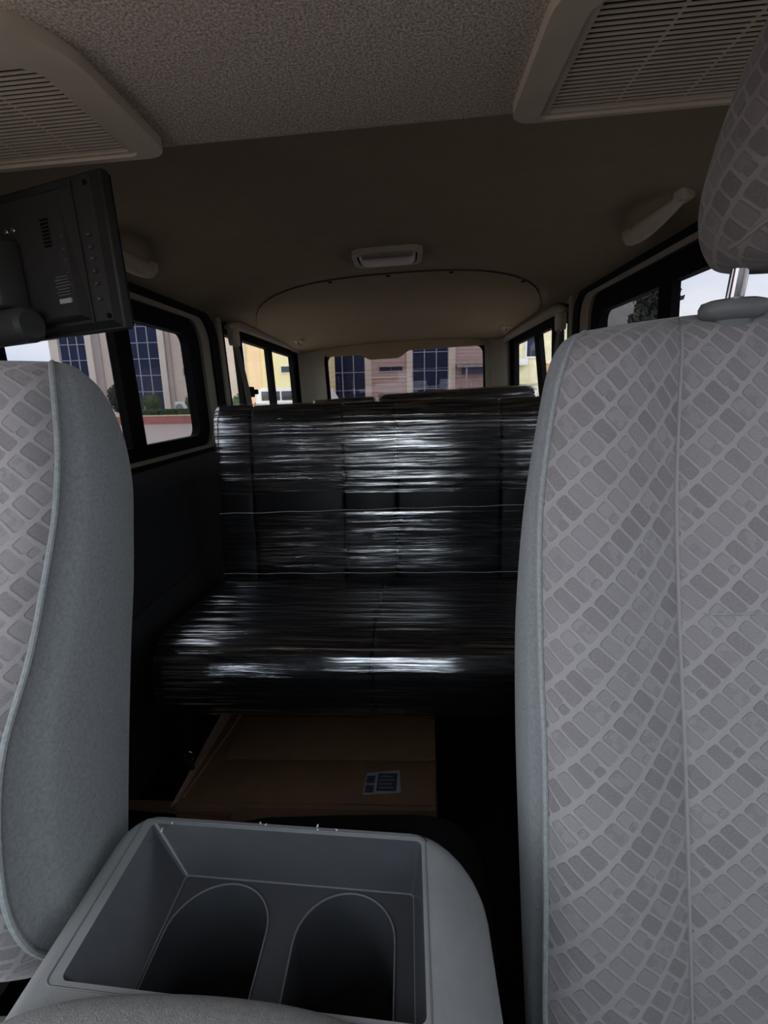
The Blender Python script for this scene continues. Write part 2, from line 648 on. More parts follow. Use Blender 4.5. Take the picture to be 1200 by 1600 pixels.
rows = []
for j in range(31):
    t = j / 30
    rr = []
    for i in range(41):
        x = -.73 + 1.40 * i / 40
        y = arc_y(x) + (3.90 - arc_y(x)) * t
        rr.append((x, y, zc(x, y) - (.006 if j else .0005)))
    if j == 0:
        rows.append(rr)
        rows.append([(p[0], p[1], p[2] - .0055) for p in rr])
    else:
        rows.append(rr)
tr = tag(MB().grid(rows, uv=False).build('trim_1', M['headliner']), 'rear headliner panel with a bowed front seam behind the dome light', 'trim', kind='structure')
for k, x in enumerate((-.285, -.05, .20, .50)):
    y = arc_y(x) + .012
    z = zc(x, y) - .006
    MB().cyl((x, y, z), (0, 0, -1), .009, .004, 12, bev=.0015).build('clip', M['seal_black'], tr)
mb = MB().tube([(x, arc_y(x) - .002, zc(x, arc_y(x)) - .003) for x in [-.70 + 1.34 * i / 60 for i in range(61)]], .0014, 6)
mb.build('seam', M['bark'], tr)
# front header: lower speckled panel over the front row
mb = MB().box(XL - .03, XR + .03, -.17, .822, HZ, 1.52, .018, 3)
tag(mb.build('trim_2', M['speckled_headliner']), 'speckled grey beige headliner panel over the front seats', 'trim', kind='structure')


# ------------------------------------------------------------------ windows
def sidering(mb, x0, x1, outer, inner):
    return mb.ring(outer, inner, lambda p, k: ((x0, x1)[k], p[0], p[1]))


def pane(root, x, y0, y1, z0, z1, mat, th=.004):
    return MB().box(x - th / 2, x + th / 2, y0, y1, z0, z1).build('pane', mat, root, smooth=0)


def side_window(name, label, s, x, seal, grey, black, gl, posts, r=.10, mat='tinted_glass'):
    """s=+1: inside is towards +x. Each frame is (y0, y1, z0, z1)."""
    w = thing(name, label, 'window', (x, seal[0], seal[2]), kind='structure')
    L = lambda q, rr: rrect(q[0], q[1], q[2], q[3], rr, 8)
    sidering(MB(), x + s * .016, x - s * .02, L(seal, r), L(grey, r * .85)).build('seal', M['seal_black'], w)
    if grey != black:
        sidering(MB(), x + s * .008, x - s * .03, L(grey, r * .85), L(black, r * .8)).build('reveal', M['pillar_grey'], w)
    sidering(MB(), x - s * .004, x - s * .035, L(black, r * .8), L(gl, r * .35)).build('window_frame', M['frame_black'], w)
    for (ya, yb, lean) in posts:
        a = [(ya, gl[2] - .03), (yb, gl[2] - .03), (yb + lean, gl[3] + .03), (ya + lean, gl[3] + .03)]
        MB().prism([(x - s * .006, p[0], p[1]) for p in a], [(x - s * .03, p[0], p[1]) for p in a]).build('post', M['frame_black'], w, smooth=0)
    pane(w, x - s * .022, gl[0] - .005, gl[1] + .005, gl[2] - .005, gl[3] + .005, M[mat])
    return w


# left: front door, sliding door, rear quarter
dr = thing('door_5', 'open front passenger doorway with black seal, hidden left of the view', 'door', (XL, -.58, .38), kind='structure')
sidering(MB(), XL + .016, XL - .02, rrect(-.58, .48, .38, 1.33, .10, 8), rrect(-.555, .455, .405, 1.305, .09, 8)).build('seal', M['seal_black'], dr)
side_window('window_2', 'sliding door window on the left in a thick black frame', 1, XL,
            (.93, 2.18, .83, 1.358), (.955, 2.10, .848, 1.335), (.985, 2.02, .86, 1.318), (1.02, 1.922, .90, 1.262), [(1.432, 1.512, 0)], r=.11)
w3 = side_window('window_3', 'rear left quarter window with two dark uprights, yellow building outside', 1, XL,
                 (2.245, 3.78, .85, 1.352), (2.265, 3.75, .862, 1.34), (2.265, 3.75, .862, 1.34), (2.29, 3.69, .90, 1.305), [(2.50, 2.575, 0), (3.05, 3.14, 0)], r=.04, mat='open_glass')
mb = MB().box(XL + .0, XL + .022, 2.53, 2.60, 1.035, 1.085, .005).box(XL + .005, XL + .03, 2.59, 2.64, 1.048, 1.072, .004)
mb.build('latch', M['seal_black'], w3)
# right
side_window('window_4', 'front driver door window, beside the front seat with headrest', -1, XR,
            (-.38, .74, .86, 1.33), (-.37, .73, .87, 1.32), (-.37, .73, .87, 1.32), (-.34, .70, .90, 1.29), [], mat='tinted_glass')
side_window('window_5', 'right side window in a thick black frame behind the headrest', -1, XR,
            (.93, 2.29, .83, 1.354), (.955, 2.225, .848, 1.335), (.985, 2.13, .86, 1.318), (1.02, 2.04, .90, 1.250), [(1.512, 1.587, 0)], r=.11)
w6 = side_window('window_6', 'rear right quarter window with a leaning dark upright, stained wall outside', -1, XR,
                 (2.345, 3.66, .85, 1.335), (2.365, 3.63, .862, 1.322), (2.365, 3.63, .862, 1.322), (2.39, 3.575, .90, 1.272), [(2.56, 2.69, 0), (2.80, 2.91, .15)], r=.04, mat='open_glass')
# hatch window
w7 = thing('window_7', 'tail hatch window with heating wires, pink clad building outside', 'window', (0, YB, .86), kind='structure')
f7 = MB().ring(rrect(-.61, .61, .85, 1.345, .07, 8), rrect(-.578, .572, .90, 1.318, .055, 8), lambda p, k: (p[0], (YB - .012, YB + .03)[k], p[1]))
f7.build('window_frame', M['frame_black'], w7)
MB().box(-.60, .60, YB + .008, YB + .012, .87, 1.33).build('pane', M['tail_glass'], w7, smooth=0)
for k in range(9):
    z = .955 + .034 * k
    MB().box(-.57, .57, YB + .0065, YB + .0078, z, z + .0010).build('heating_wire', M['steel_dark'], w7, smooth=0)
# beige surround of the hatch
mb = MB().ring(rrect(-.70, .70, .80, 1.42, .06, 8), rrect(-.60, .592, .88, 1.335, .06, 8), lambda p, k: (p[0], (YB - .05, YB - .005)[k], p[1]))
tag(mb.build('trim_3', M['pillar_grey']), 'beige moulded surround of the hatch window', 'trim', kind='structure')
# header over the hatch window with a hanging hump for the brake lamp
top = [(-.575 + 1.145 * i / 60) for i in range(61)]


def hump(x):
    t = abs(x + .155)
    h = 1.312 - .0 * t
    if t < .095: return h - .048
    if t < .20:
        q = (t - .095) / .105
        return h - .048 * (0.5 + 0.5 * math.cos(math.pi * q))
    return h


low = [(x, hump(x) + (.008 if x < -.33 else 0) * -1) for x in top]
la = [(x, YB - .055, z) for x, z in low] + [(top[-1], YB - .055, 1.385), (top[0], YB - .055, 1.385)]
lb = [(p[0], YB - .02, p[2]) for p in la]
tag(MB().prism(la, lb).build('trim_4', M['headliner'], smooth=30), 'tail header trim with a hanging hump above the hatch window', 'trim', kind='structure')
# corner pillars at the tail
for nm, xa, lab in (('trim_5', XL, 'beige rear corner pillar between quarter window and hatch, left'), ('trim_6', XR, 'beige rear corner pillar between quarter window and hatch, right')):
    sg = 1 if xa < 0 else -1
    pts = []
    for i in range(9):
        t = i / 8 * math.pi / 2
        pts.append((xa + sg * (.13 - .13 * math.cos(t)) + sg * .012, YB - .20 + .16 * math.sin(t)))
    lo = [(p[0], p[1], 0.0) for p in pts] + [(xa, YB, 0.0), (xa, YB - .2, 0.0)]
    hi = [(p[0], p[1], 1.36) for p in pts] + [(xa, YB, 1.36), (xa, YB - .2, 1.36)]
    tag(MB().prism(lo, hi).build(nm, M['pillar_grey']), lab, 'trim', kind='structure')
# moulded ledges above the quarter windows
for nm, xa, ya, yb, zz, lab in (('trim_7', XL, 2.30, 3.86, 1.345, 'rounded beige ledge above the rear left quarter window'),
                                ('trim_8', XR, 2.36, 3.80, 1.318, 'rounded beige ledge above the rear right quarter window')):
    sg = 1 if xa < 0 else -1
    pts = [(xa + sg * .018, ya + (yb - ya) * i / 20, zz + .018 - .03 * (abs(i - 10) / 10) ** 8) for i in range(21)]
    tag(MB().tube(pts, [.012 + .012 * min(1, min(i, 20 - i) / 2) for i in range(21)], 12, squash=(1.0, 1.0)).build(nm, M['pillar_grey']), lab, 'trim', kind='structure')
# uprights between the doors and the quarter windows
for nm, xa, ya, lab in (('trim_9', XL, 2.19, 'beige pillar carrying the left seat belt'), ('trim_10', XR, 2.30, 'beige pillar carrying the right seat belt')):
    sg = 1 if xa < 0 else -1
    mb = MB().box(xa, xa + sg * .02, ya, ya + .05 if xa < 0 else ya + .04, .0, 1.36, .008)
    tag(mb.build(nm, M['pillar_grey']), lab, 'trim', kind='structure')

# lower door panels
d = thing('door_1', 'charcoal lower panel of the sliding door left of the wrapped bench', 'door', (XL, .9, .02), kind='structure')
prof = [(.0, .02), (.032, .03), (.034, .50), (.030, .745), (.040, .765), (.036, .80), (.020, .832), (.0, .84)]
mb = MB().prism([(XL + p[0], .90, p[1]) for p in prof], [(XL + p[0], 2.19, p[1]) for p in prof])
mb.build('panel', M['door_panel'], d)
MB().box(XL + .028, XL + .05, 1.05, 1.75, .30, .48, .012).build('map_pocket', M['door_panel'], d)
d = thing('door_2', 'charcoal lower side panel on the right behind the front seat', 'door', (XR, .9, .02), kind='structure')
mb = MB().prism([(XR - p[0], .90, p[1]) for p in prof], [(XR - p[0], 2.30, p[1]) for p in prof])
mb.build('panel', M['door_panel'], d)
d = thing('door_3', 'charcoal rear quarter panel below the left quarter window', 'door', (XL, 2.2, .02), kind='structure')
MB().prism([(XL + p[0], 2.395, p[1]) for p in prof], [(XL + p[0], 3.74, p[1]) for p in prof]).build('panel', M['door_panel'], d)
d = thing('door_4', 'charcoal rear quarter panel below the right quarter window', 'door', (XR, 2.31, .02), kind='structure')
MB().prism([(XR - p[0], 2.395, p[1]) for p in prof], [(XR - p[0], 3.74, p[1]) for p in prof]).build('panel', M['door_panel'], d)

# windscreen and dashboard (behind the lens, they shape the light)
wsr = thing('window_8', 'clear windscreen above the dashboard', 'window', (0, -.4, .86), kind='structure')
a = [(XL, -.70, .86), (XR, -.70, .86), (XR, -.15, 1.37), (XL, -.15, 1.37)]
MB().prism([Vector(p) for p in a], [Vector(p) + Vector((0, -.004, .003)) for p in a]).build('pane', M['clear_glass'], wsr, smooth=0)
t = thing('dashboard', 'dark grey dashboard below the windscreen', 'dashboard', (0, -.5, .0))
MB().box(XL + .005, XR - .005, -.70, -.42, .35, .82, .05, 4).build('dash_body', M['dash_plastic'], t)
MB().box(-.20, .10, -.44, -.36, .45, .72, .02, 3).build('centre_stack', M['dash_plastic'], t)

for x0, x1, lab in ((-.70, -.12, 'unseen folded down visor added for shade, in front of the left seat'), (.06, .66, 'unseen folded down visor added to shade the seat with headrest')):
    sv = thing('shading_visor', lab, 'visor', ((x0 + x1) / 2, -.13, 1.36), 'added shading visors')  # out of view, added to shade the headrest
    MB().box(x0, x1, -.150, -.130, 1.19, 1.35, .009, 3).build('pad', M['headliner'], sv)
    MB().tube([(x0 + .01, -.14, 1.345), (x1 - .01, -.14, 1.345)], .006, 8).build('rod', M['beige_plastic'], sv)
    MB().box(x0, x0 + .03, -.155, -.125, 1.34, 1.363, .004).build('clip', M['beige_plastic'], sv)

# ================================================================== FRONT SEATS


def front_seat(name, label, cx, sg, rows_f, rows_r, ls, lean=0.0, seam_h=None):
    """sg: side of the aisle (+1: aisle is at larger x). rows: (x, y, z) of the aisle-side front welt and rear edge."""
    root = thing(name, label, 'seat', (cx, .3, .0), 'front seats in patterned grey cloth')
    NR = 64
    F, Q = catmull(rows_f, NR), catmull(rows_r, NR)
    # patch coordinates across the front, l=1 at the aisle edge, y offset from the welt
    bol = [(1.0, 0.0), (.965, -.010), (.90, -.018), (.80, -.021), (.70, -.018), (.60, -.010), (.52, -.001), (ls + .012, .008), (ls, .014)]
    cen = [(ls, .014), (ls - .012, .007), (ls * .75, .002), (ls * .4, -.001), (0, -.002)]
    bol = [tuple(p) for p in catmull(bol, 25)]
    cen = [tuple(p) for p in catmull(cen, 15)]
    mir = lambda pts: [(-a, b) for a, b in reversed(pts)]

    def front_patch(pts):
        out = []
        for k in range(NR):
            h = abs(F[k][0] - cx)
            fade = 1.0 if k < NR - 8 else max(0.0, (NR - 1 - k) / 8) ** .5
            out.append([(cx + sg * l * h, F[k][1] + o * fade + .012 * (1 - fade) * (1 - abs(l)), F[k][2] + .010 * (1 - l * l) * min(1, k / (NR - 1)) ** 6) for l, o in pts])
        return [list(reversed(q)) for q in out] if sg > 0 else out

    MB().grid(front_patch(bol)).build('bolster', M['jacquard'], root, smooth=70)
    MB().grid(front_patch(mir(bol))).build('bolster', M['jacquard'], root, smooth=70)
    MB().grid(front_patch(cen + mir(cen)[1:])).build('centre_panel', M['jacquard'], root, smooth=70)

    def side_patch(s2):
        out = []
        for k in range(NR):
            f, q = F[k].copy(), Q[k].copy()
            rr = []
            for i in range(13):
                t = i / 12
                x = f[0] * (1 - t) + q[0] * t
                y = f[1] * (1 - t) + q[1] * t
                z = f[2] * (1 - t) + q[2] * t
                bul = .008 * math.sin(math.pi * t) - .005 * math.exp(-((t - .14) / .06) ** 2)
                hx = abs(x - cx) + bul
                rr.append((cx + s2 * hx, y, z))
            out.append(rr)
        return out

    MB().grid(side_patch(sg)).build('side_panel', M['velour'], root, smooth=70)
    MB().grid(side_patch(-sg)).build('side_panel', M['velour'], root, smooth=70)
    # back and top cap
    bk = []
    for k in range(NR):
        h = abs(Q[k][0] - cx)
        bk.append([(cx + sg * l * h, Q[k][1] + .02 * (1 - abs(l) ** 4) * (1 if k < NR - 8 else (NR - 1 - k) / 8), Q[k][2] + .010 * (1 - l * l) * (k / (NR - 1)) ** 6) for l in [1 - 2 * i / 24 for i in range(25)]])
    MB().grid(bk).build('back_cover', M['velour'], root, smooth=70)
    hf, hq = abs(F[-1][0] - cx), abs(Q[-1][0] - cx)
    cap = []
    for j in range(6):
        t = j / 5
        cap.append([(cx + sg * l * (hf * (1 - t) + hq * t), (F[-1][1] + .012 * (1 - abs(l))) * (1 - t) + Q[-1][1] * t, (F[-1][2] * (1 - t) + Q[-1][2] * t) + .010 * (1 - l * l) + .002 * math.sin(math.pi * t)) for l in [1 - 2 * i / 30 for i in range(31)]])
    MB().grid(cap).build('top_cover', M['jacquard'], root, smooth=70)
    # welts
    for s2 in (sg, -sg):
        pts = [(cx + s2 * (abs(F[k][0] - cx) + .001), F[k][1] - .001, F[k][2]) for k in range(0, NR - 1)]
        MB().tube(pts, .0028, 8).build('welt', M['velour'], root)
        pts = []
        for k in range(0, NR - 6):
            h = abs(F[k][0] - cx)
            pts.append((cx + s2 * ls * h, F[k][1] + .0095, F[k][2] + .010 * (1 - ls * ls) * (k / (NR - 1)) ** 6))
        MB().tube(pts, .0022, 6).build('seam', M['jacquard'], root)
    if seam_h:
        pts = []
        k = int(np.argmin(abs(F[:, 2] - seam_h)))
        h = abs(F[k][0] - cx)
        for i in range(31):
            l = ls * (1 - 2 * i / 30) * .98
            o = float(np.interp(abs(l), [0, ls * .4, ls * .75, ls], [-.002, -.001, .002, .012]))
            pts.append((cx + sg * l * h, F[k][1] + o - .0005, F[k][2]))
        MB().tube(pts, .0012, 6).build('seam', M['velour'], root)
    return root


RF = [(.100, .36, .30), (.102, .379, .405), (.109, .405, .521), (.114, .431, .642), (.116, .458, .762), (.122, .484, .882), (.139, .505, .977), (.152, .517, 1.018), (.166, .533, 1.040), (.185, .556, 1.050)]
RR_ = [(.103, .47, .30), (.103, .492, .418), (.104, .515, .52), (.107, .54, .64), (.114, .565, .75), (.130, .589, .858), (.156, .614, .975), (.168, .622, 1.02), (.180, .617, 1.042), (.190, .600, 1.051)]
sr = front_seat('front_seat', 'patterned grey front seat with headrest, filling the right of the view', .355, -1, RF, RR_, .44, seam_h=.783)
MB().box(.115, .60, -.02, .40, .24, .37, .05, 4).build('seat_cushion', M['jacquard'], sr)
MB().box(.15, .56, .02, .42, .0, .24, .01).build('seat_base', M['seal_black'], sr)
# headrest with posts and collar
hr_rows = []
ZZ = [1.092, 1.097, 1.108, 1.13, 1.16, 1.20, 1.24, 1.275, 1.30, 1.315, 1.322]
HW = [.045, .072, .083, .092, .094, .088, .078, .066, .052, .036, .012]
TH = [.030, .052, .062, .070, .072, .068, .062, .054, .043, .030, .010]
YC = [.525, .523, .521, .518, .514, .508, .503, .500, .498, .498, .498]
P = catmull(np.array([ZZ, HW, TH, YC]).T, 40)
for z, hw, th, yc in P:
    rr = []
    for i in range(48):
        t = 2 * math.pi * i / 48
        c, s = math.cos(t), math.sin(t)
        rr.append((.374 + hw * math.copysign(abs(c) ** .75, c), yc + th * math.copysign(abs(s) ** .75, s), z))
    hr_rows.append(rr)
mb = MB()
mb.grid(hr_rows, close_u=True)
b0 = 0
n0 = len(hr_rows) * 48
mb.f.append(tuple(range(48))[::-1]); mb.uv.append(None)
mb.f.append(tuple(range(n0 - 48, n0))); mb.uv.append(None)
hr = mb.build('headrest', M['jacquard_shaded'], sr, smooth=70)
# fold across the cover's lower front
fold = []
for k in range(19):
    t = k / 18
    th = R(188 + 75 * t)
    z = 1.108 + .045 * t ** 1.5
    q = P[int(np.argmin(abs(P[:, 0] - z)))]
    c, s_ = math.cos(th), math.sin(th)
    fold.append((.374 + q[1] * math.copysign(abs(c) ** .75, c), q[3] + q[2] * math.copysign(abs(s_) ** .75, s_), z))
MB().tube(fold, .0022, 6).build('seam', M['jacquard_shaded'], hr)
for k, px in enumerate((.318, .430)):
    MB().tube([(px, .542, 1.055), (px, .53, 1.11)], .0078, 16).build('headrest_post', M['chrome'], sr)
    col = []
    for z, r in ((1.036, .016), (1.050, .018), (1.052, .027), (1.056, .031), (1.062, .0315), (1.067, .029), (1.069, .022), (1.0695, .008)):
        col.append([(px + .002 + r * math.cos(2 * math.pi * i / 28), .543 + r * .72 * math.sin(2 * math.pi * i / 28), z) for i in range(28)])
    MB().grid(col, close_u=True, uv=False).build('post_collar', M['collar_plastic'], sr)

LF = [(-.335, .40, .47), (-.332, .345, .53), (-.33, .312, .585), (-.33, .305, .65), (-.33, .329, .738), (-.33, .38, .803), (-.33, .418, .863), (-.33, .447, .915), (-.33, .468, .972), (-.332, .482, 1.030), (-.345, .505, 1.050), (-.358, .527, 1.054)]
LR_ = [(-.335, .43, .47), (-.33, .445, .52), (-.33, .462, .57), (-.33, .49, .65), (-.33, .523, .738), (-.33, .550, .803), (-.33, .570, .863), (-.33, .586, .92), (-.332, .587, .975), (-.338, .575, 1.02), (-.347, .56, 1.043), (-.358, .542, 1.053)]
sl = front_seat('front_seat', 'patterned grey front seat cut off by the left edge, plain side panel towards the aisle', -.55, 1, LF, LR_, .44)
MB().box(-.76, -.335, -.05, .38, .26, .44, .05, 4).build('seat_cushion', M['jacquard'], sl)
MB().box(-.74, -.36, .0, .40, .0, .26, .01).build('seat_base', M['seal_black'], sl)

# ================================================================== CENTRE CONSOLE
con = thing('cup_holder_console', 'grey plastic folded centre console with two cup wells between the front seats', 'console', (-.145, .32, .0))


def bool_mesh(body, cutters):
    """body minus cutters -> evaluated mesh"""
    tmp = []
    mod_b = body
    for c in cutters:
        mo = mod_b.modifiers.new('cut', 'BOOLEAN')
        mo.operation = 'DIFFERENCE'
        mo.solver = 'EXACT'
        mo.object = c
    bv = mod_b.modifiers.new('bev', 'BEVEL')
    bv.width = .0045
    bv.segments = 4
    bv.limit_method = 'ANGLE'
    bv.angle_limit = R(35)
    dg = bpy.context.evaluated_depsgraph_get()
    me = bpy.data.meshes.new_from_object(mod_b.evaluated_get(dg))
    mod_b.modifiers.clear()
    old = mod_b.data
    mod_b.data = me
    for c in cutters:
        bpy.data.objects.remove(c, do_unlink=True)
    for p in me.polygons: p.use_smooth = True
    me.set_sharp_from_angle(angle=R(38))


ZT = .60
mb = MB()
rows = []
for k in range(13):
    t = k / 12 * math.pi / 2
    e, dz = math.sin(t), 1 - math.cos(t)
    lp = rrect(-.290 - .026 * e, .000 + .046 * e, .17 - .03 * e, .412 + .012 * e, [.01, .022 + .03 * e, .022 + .02 * e, .01], 8)
    rows.append([(p[0], p[1] + .10 * (-.15 - p[0]) - .004 * max(0, (p[0] + .14)) ** 2 * 4, ZT - .055 * dz) for p in lp])
rows.append([(p[0], p[1], .30) for p in rows[-1]])
mb.grid(rows, close_u=True, uv=False)
n1 = len(rows[0])
mb.f.append(tuple(range(n1))[::-1]); mb.uv.append(None)
mb.f.append(tuple(range((len(rows) - 1) * n1, len(rows) * n1))); mb.uv.append(None)
body = mb.build('console_body', M['console_plastic'], con)


def tray_loop(x0, x1, y0, y1, z, r):
    return [(p[0], p[1] + .10 * (-.15 - p[0]), z) for p in rrect(x0, x1, y0, y1, r, 6)]


cut = []
c1 = MB().prism(tray_loop(-.240, -.018, .274, .392, .553, .004), tray_loop(-.284, -.006, .262, .4085, .612, .006)).build('cutter', None, con, smooth=0)
cut.append(c1)


def cup_loop(x0, x1, yr, yf, z, k):
    r = (x1 - x0) / 2 * k
    cx = (x0 + x1) / 2
    cy = yr - (x1 - x0) / 2
    out = [(cx + r * math.cos(R(a)), cy + r * math.sin(R(a)) * 1.0, z) for a in range(0, 181, 9)]
    return out + [(cx - r, yf, z), (cx + r, yf, z)]


for x0, x1, yr, yf in ((-.238, -.146, .392, .283), (-.121, -.034, .381, .276)):
    c = MB().prism(cup_loop(x0, x1, yr, yf, .448, .90), cup_loop(x0, x1, yr, yf, .570, 1.0)).build('cutter', None, con, smooth=0)
    cut.append(c)
bool_mesh(body, cut)
# the smooth tray with its wells gets a darker plastic: split its faces off the textured shell
me = body.data
co = np.array([tuple(v.co + OFF[con.name]) for v in me.vertices])
tray_f, shell_f = [], []
for p in me.polygons:
    q = co[list(p.vertices)]
    c = q.mean(0)
    k = .10 * (-.15 - c[0])
    inside = -.2855 < c[0] < -.0045 and .259 + k < c[1] < .411 + k and c[2] > .40 and (c[2] < ZT - .0002 or abs(p.normal.z) < .98)
    (tray_f if inside else shell_f).append([tuple(x) for x in q])


def refaces(fl):
    mb = MB()
    idx = {}
    for f in fl:
        ff = []
        for p in f:
            kk = tuple(round(x, 6) for x in p)
            if kk not in idx:
                idx[kk] = len(mb.v)
                mb.v.append(p)
            ff.append(idx[kk])
        mb.f.append(tuple(ff)); mb.uv.append(None)
    return mb


bpy.data.objects.remove(body, do_unlink=True)
refaces(shell_f).build('console_body', M['console_plastic'], con, smooth=38)
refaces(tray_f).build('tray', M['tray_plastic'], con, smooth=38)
for x0, x1, yr, yf in ((-.238, -.146, .392, .283), (-.121, -.034, .381, .276)):
    lo = cup_loop(x0, x1, yr, yf, .4465, .89)
    mt = MB().prism(lo, [(p[0], p[1], .4505) for p in lo]).build('cup_mat', M['cup_mat'], con)
    MB().cyl(((x0 + x1) / 2 + .004, yf + .016, .4506), (0, 0, 1), .013, .0035, 20).build('drain_plug', M['seal_black'], mt)
for nm, lp in (('rim_highlight', tray_loop(-.285, -.005, .260, .4095, .5998, .006)), ('floor_highlight', tray_loop(-.2405, -.0175, .273, .3925, .5538, .004)),
               ('cup_highlight', cup_loop(-.238, -.146, .392, .283, .5535, 1.0)), ('cup_highlight', cup_loop(-.121, -.034, .381, .276, .5535, 1.0))):
    MB().tube(lp, .0009, 8, close=True).build(nm, M['highlight_plastic'], con)  # thin paler beads drawn in place of highlights along the tray edges
# padded front lip
rows = []
for k in range(17):
    a = math.pi * k / 16
    rr = []
    for i in range(41):
        x = -.325 + .33 * i / 40
        n = abs(i / 20 - 1)
        sc = (1 - n ** 5) ** .5
        yc = .212 + .05 * (-.15 - x) - .02 * n ** 2
        rr.append((x, yc + .052 * math.cos(a) * sc, .598 + .032 * math.sin(a) * sc))
    rows.append(rr)
MB().grid(rows).build('padded_lip', M['console_pad'], con, smooth=70)
# pale scuffed burrs along the rear edge
rng = random.Random(3)
for (x, y) in ((-.262, .406), (-.255, .413), (-.165, .411), (-.160, .409), (-.108, .407), (-.106, .402), (-.088, .401)):
    a = rng.uniform(0, 3)
    l = rng.uniform(.0012, .0028)
    pts = [(x + l * math.cos(a) * t, y + .0075 - .04 * .1 + l * .5 * math.sin(a) * t, .5995 + .0022 * math.sin(t * 2.2)) for t in (-1, -.4, .2, .8)]
    MB().tube(pts, [.0005, .0011, .0009, .0004], 5).build('scuff_burr', M['print_white'], con)
# hump behind the console
hp = thing('engine_cover', 'black carpeted hump on the floor behind the cup console', 'cover', (-.1, .6, 0))
rows = []
for k in range(21):
    a = math.pi * k / 20
    rows.append([(-.12 - .20 * math.copysign(abs(math.cos(a)) ** .35, math.cos(a)), .452 + .15 * j / 10, .02 + (.425 if 0 < j < 10 else .405) * math.sin(a) ** .3) for j in range(11)])
MB().grid(rows, uv=False).build('cover', M['dark_carpet'], hp, smooth=60)
MB().tube([(.075, .47, .30), (.09, .55, .21), (.12, .62, .12), (.14, .70, .03)], .004, 8).build('edge_cord', M['seal_black'], hp)

# ================================================================== WRAPPED BENCHES


def section(pts, n=72, closed=True):
    """smooth closed loop through (y, z) control points"""
    P = np.array(pts + pts[:1], float)
    m = len(pts)
    out = []
    for k in range(n):
        t = m * k / n
        i = int(t)
        u = t - i
        p0, p1, p2, p3 = np.array(pts[(i - 1) % m]), np.array(pts[i % m]), np.array(pts[(i + 1) % m]), np.array(pts[(i + 2) % m])
        out.append(.5 * ((2 * p1) + (-p0 + p2) * u + (2 * p0 - 5 * p1 + 4 * p2 - p3) * u * u + (-p0 + 3 * p1 - 3 * p2 + p3) * u ** 3))
    return np.array(out)


def offset_loop(L, d):
    nx = np.roll(L, -1, 0) - np.roll(L, 1, 0)
    nrm = np.stack([nx[:, 1], -nx[:, 0]], 1)
    nrm /= np.linalg.norm(nrm, axis=1)[:, None] + 1e-9
    c = L.mean(0)
    if ((L - c) * nrm).sum() < 0: nrm = -nrm
    return L + nrm * d


def pad(x0, x1, L, r=.010):
    rows = []
    for x, d in ((x0, -r), (x0 + r * .12, -r * .55), (x0 + r * .5, -r * .18), (x0 + r * 1.2, 0), ((x0 + x1) / 2, .003), (x1 - r * 1.2, 0), (x1 - r * .5, -r * .18), (x1 - r * .12, -r * .55), (x1, -r)):
        q = offset_loop(L, d)
        rows.append([(x, p[0], p[1]) for p in q])
    mb = MB().grid(rows, close_u=True)
    n = len(L)
    mb.f.append(tuple(range(n))[::-1]); mb.uv.append(None)
    mb.f.append(tuple(range(8 * n, 9 * n))); mb.uv.append(None)
    return mb


def film(x0, x1, L, i0, i1, seed, off=.006, amp=.0016, skew=0.0, ends=True):
    """creased clear film over part of the section loop (indices i0..i1)"""
    rg = random.Random(seed)
    Q = offset_loop(L, off)
    n = len(L)
    # resample the path finely
    path = np.array([Q[i % n] for i in range(i0, i1 + 1)])
    s = np.concatenate([[0], np.cumsum(np.linalg.norm(np.diff(path, axis=0), axis=1))])
    ns = int(s[-1] / .004) + 2
    ss = np.linspace(0, s[-1], ns)
    py, pz = np.interp(ss, s, path[:, 0]), np.interp(ss, s, path[:, 1])
    ty, tz = np.gradient(py), np.gradient(pz)
    l = np.hypot(ty, tz) + 1e-9
    ny, nz_ = tz / l, -ty / l
    c = L.mean(0)
    if ((py - c[0]) * ny + (pz - c[1]) * nz_).sum() < 0: ny, nz_ = -ny, -nz_
    wav = [(rg.uniform(70, 340), rg.uniform(0, 6.28), rg.uniform(-3, 3), rg.uniform(.4, 1), rg.uniform(1, 5), rg.uniform(0, 6)) for _ in range(7)]
    xs = [x0 - .006, x0 - .004, x0 + .004] + list(np.linspace(x0 + .015, x1 - .015, 60)) + [x1 - .004, x1 + .004, x1 + .006]
    rows = []
    for k, x in enumerate(xs):
        e = {0: -.030, 1: -.012, 2: -.003}.get(k, {0: -.030, 1: -.012, 2: -.003}.get(len(xs) - 1 - k, 0)) if ends else 0
        rr = []
        for j in range(ns):
            dsp = sum(a * math.sin(f * ss[j] + ph + dr * x) * (.6 + .4 * math.sin(q * x + qq)) for f, ph, dr, a, q, qq in wav) * amp / 2.2
            sag = skew * (x - x0) / (x1 - x0)
            w = math.sin(math.pi * j / (ns - 1)) if ns > 1 else 0
            rr.append((x, py[j] + ny[j] * (dsp + e), pz[j] + nz_[j] * (dsp + e) + (sag * (1 - j / (ns - 1)))))
        rows.append(rr)
    # u along x, v along the path
    rows = [list(r) for r in zip(*rows)]
    return MB().grid(rows)


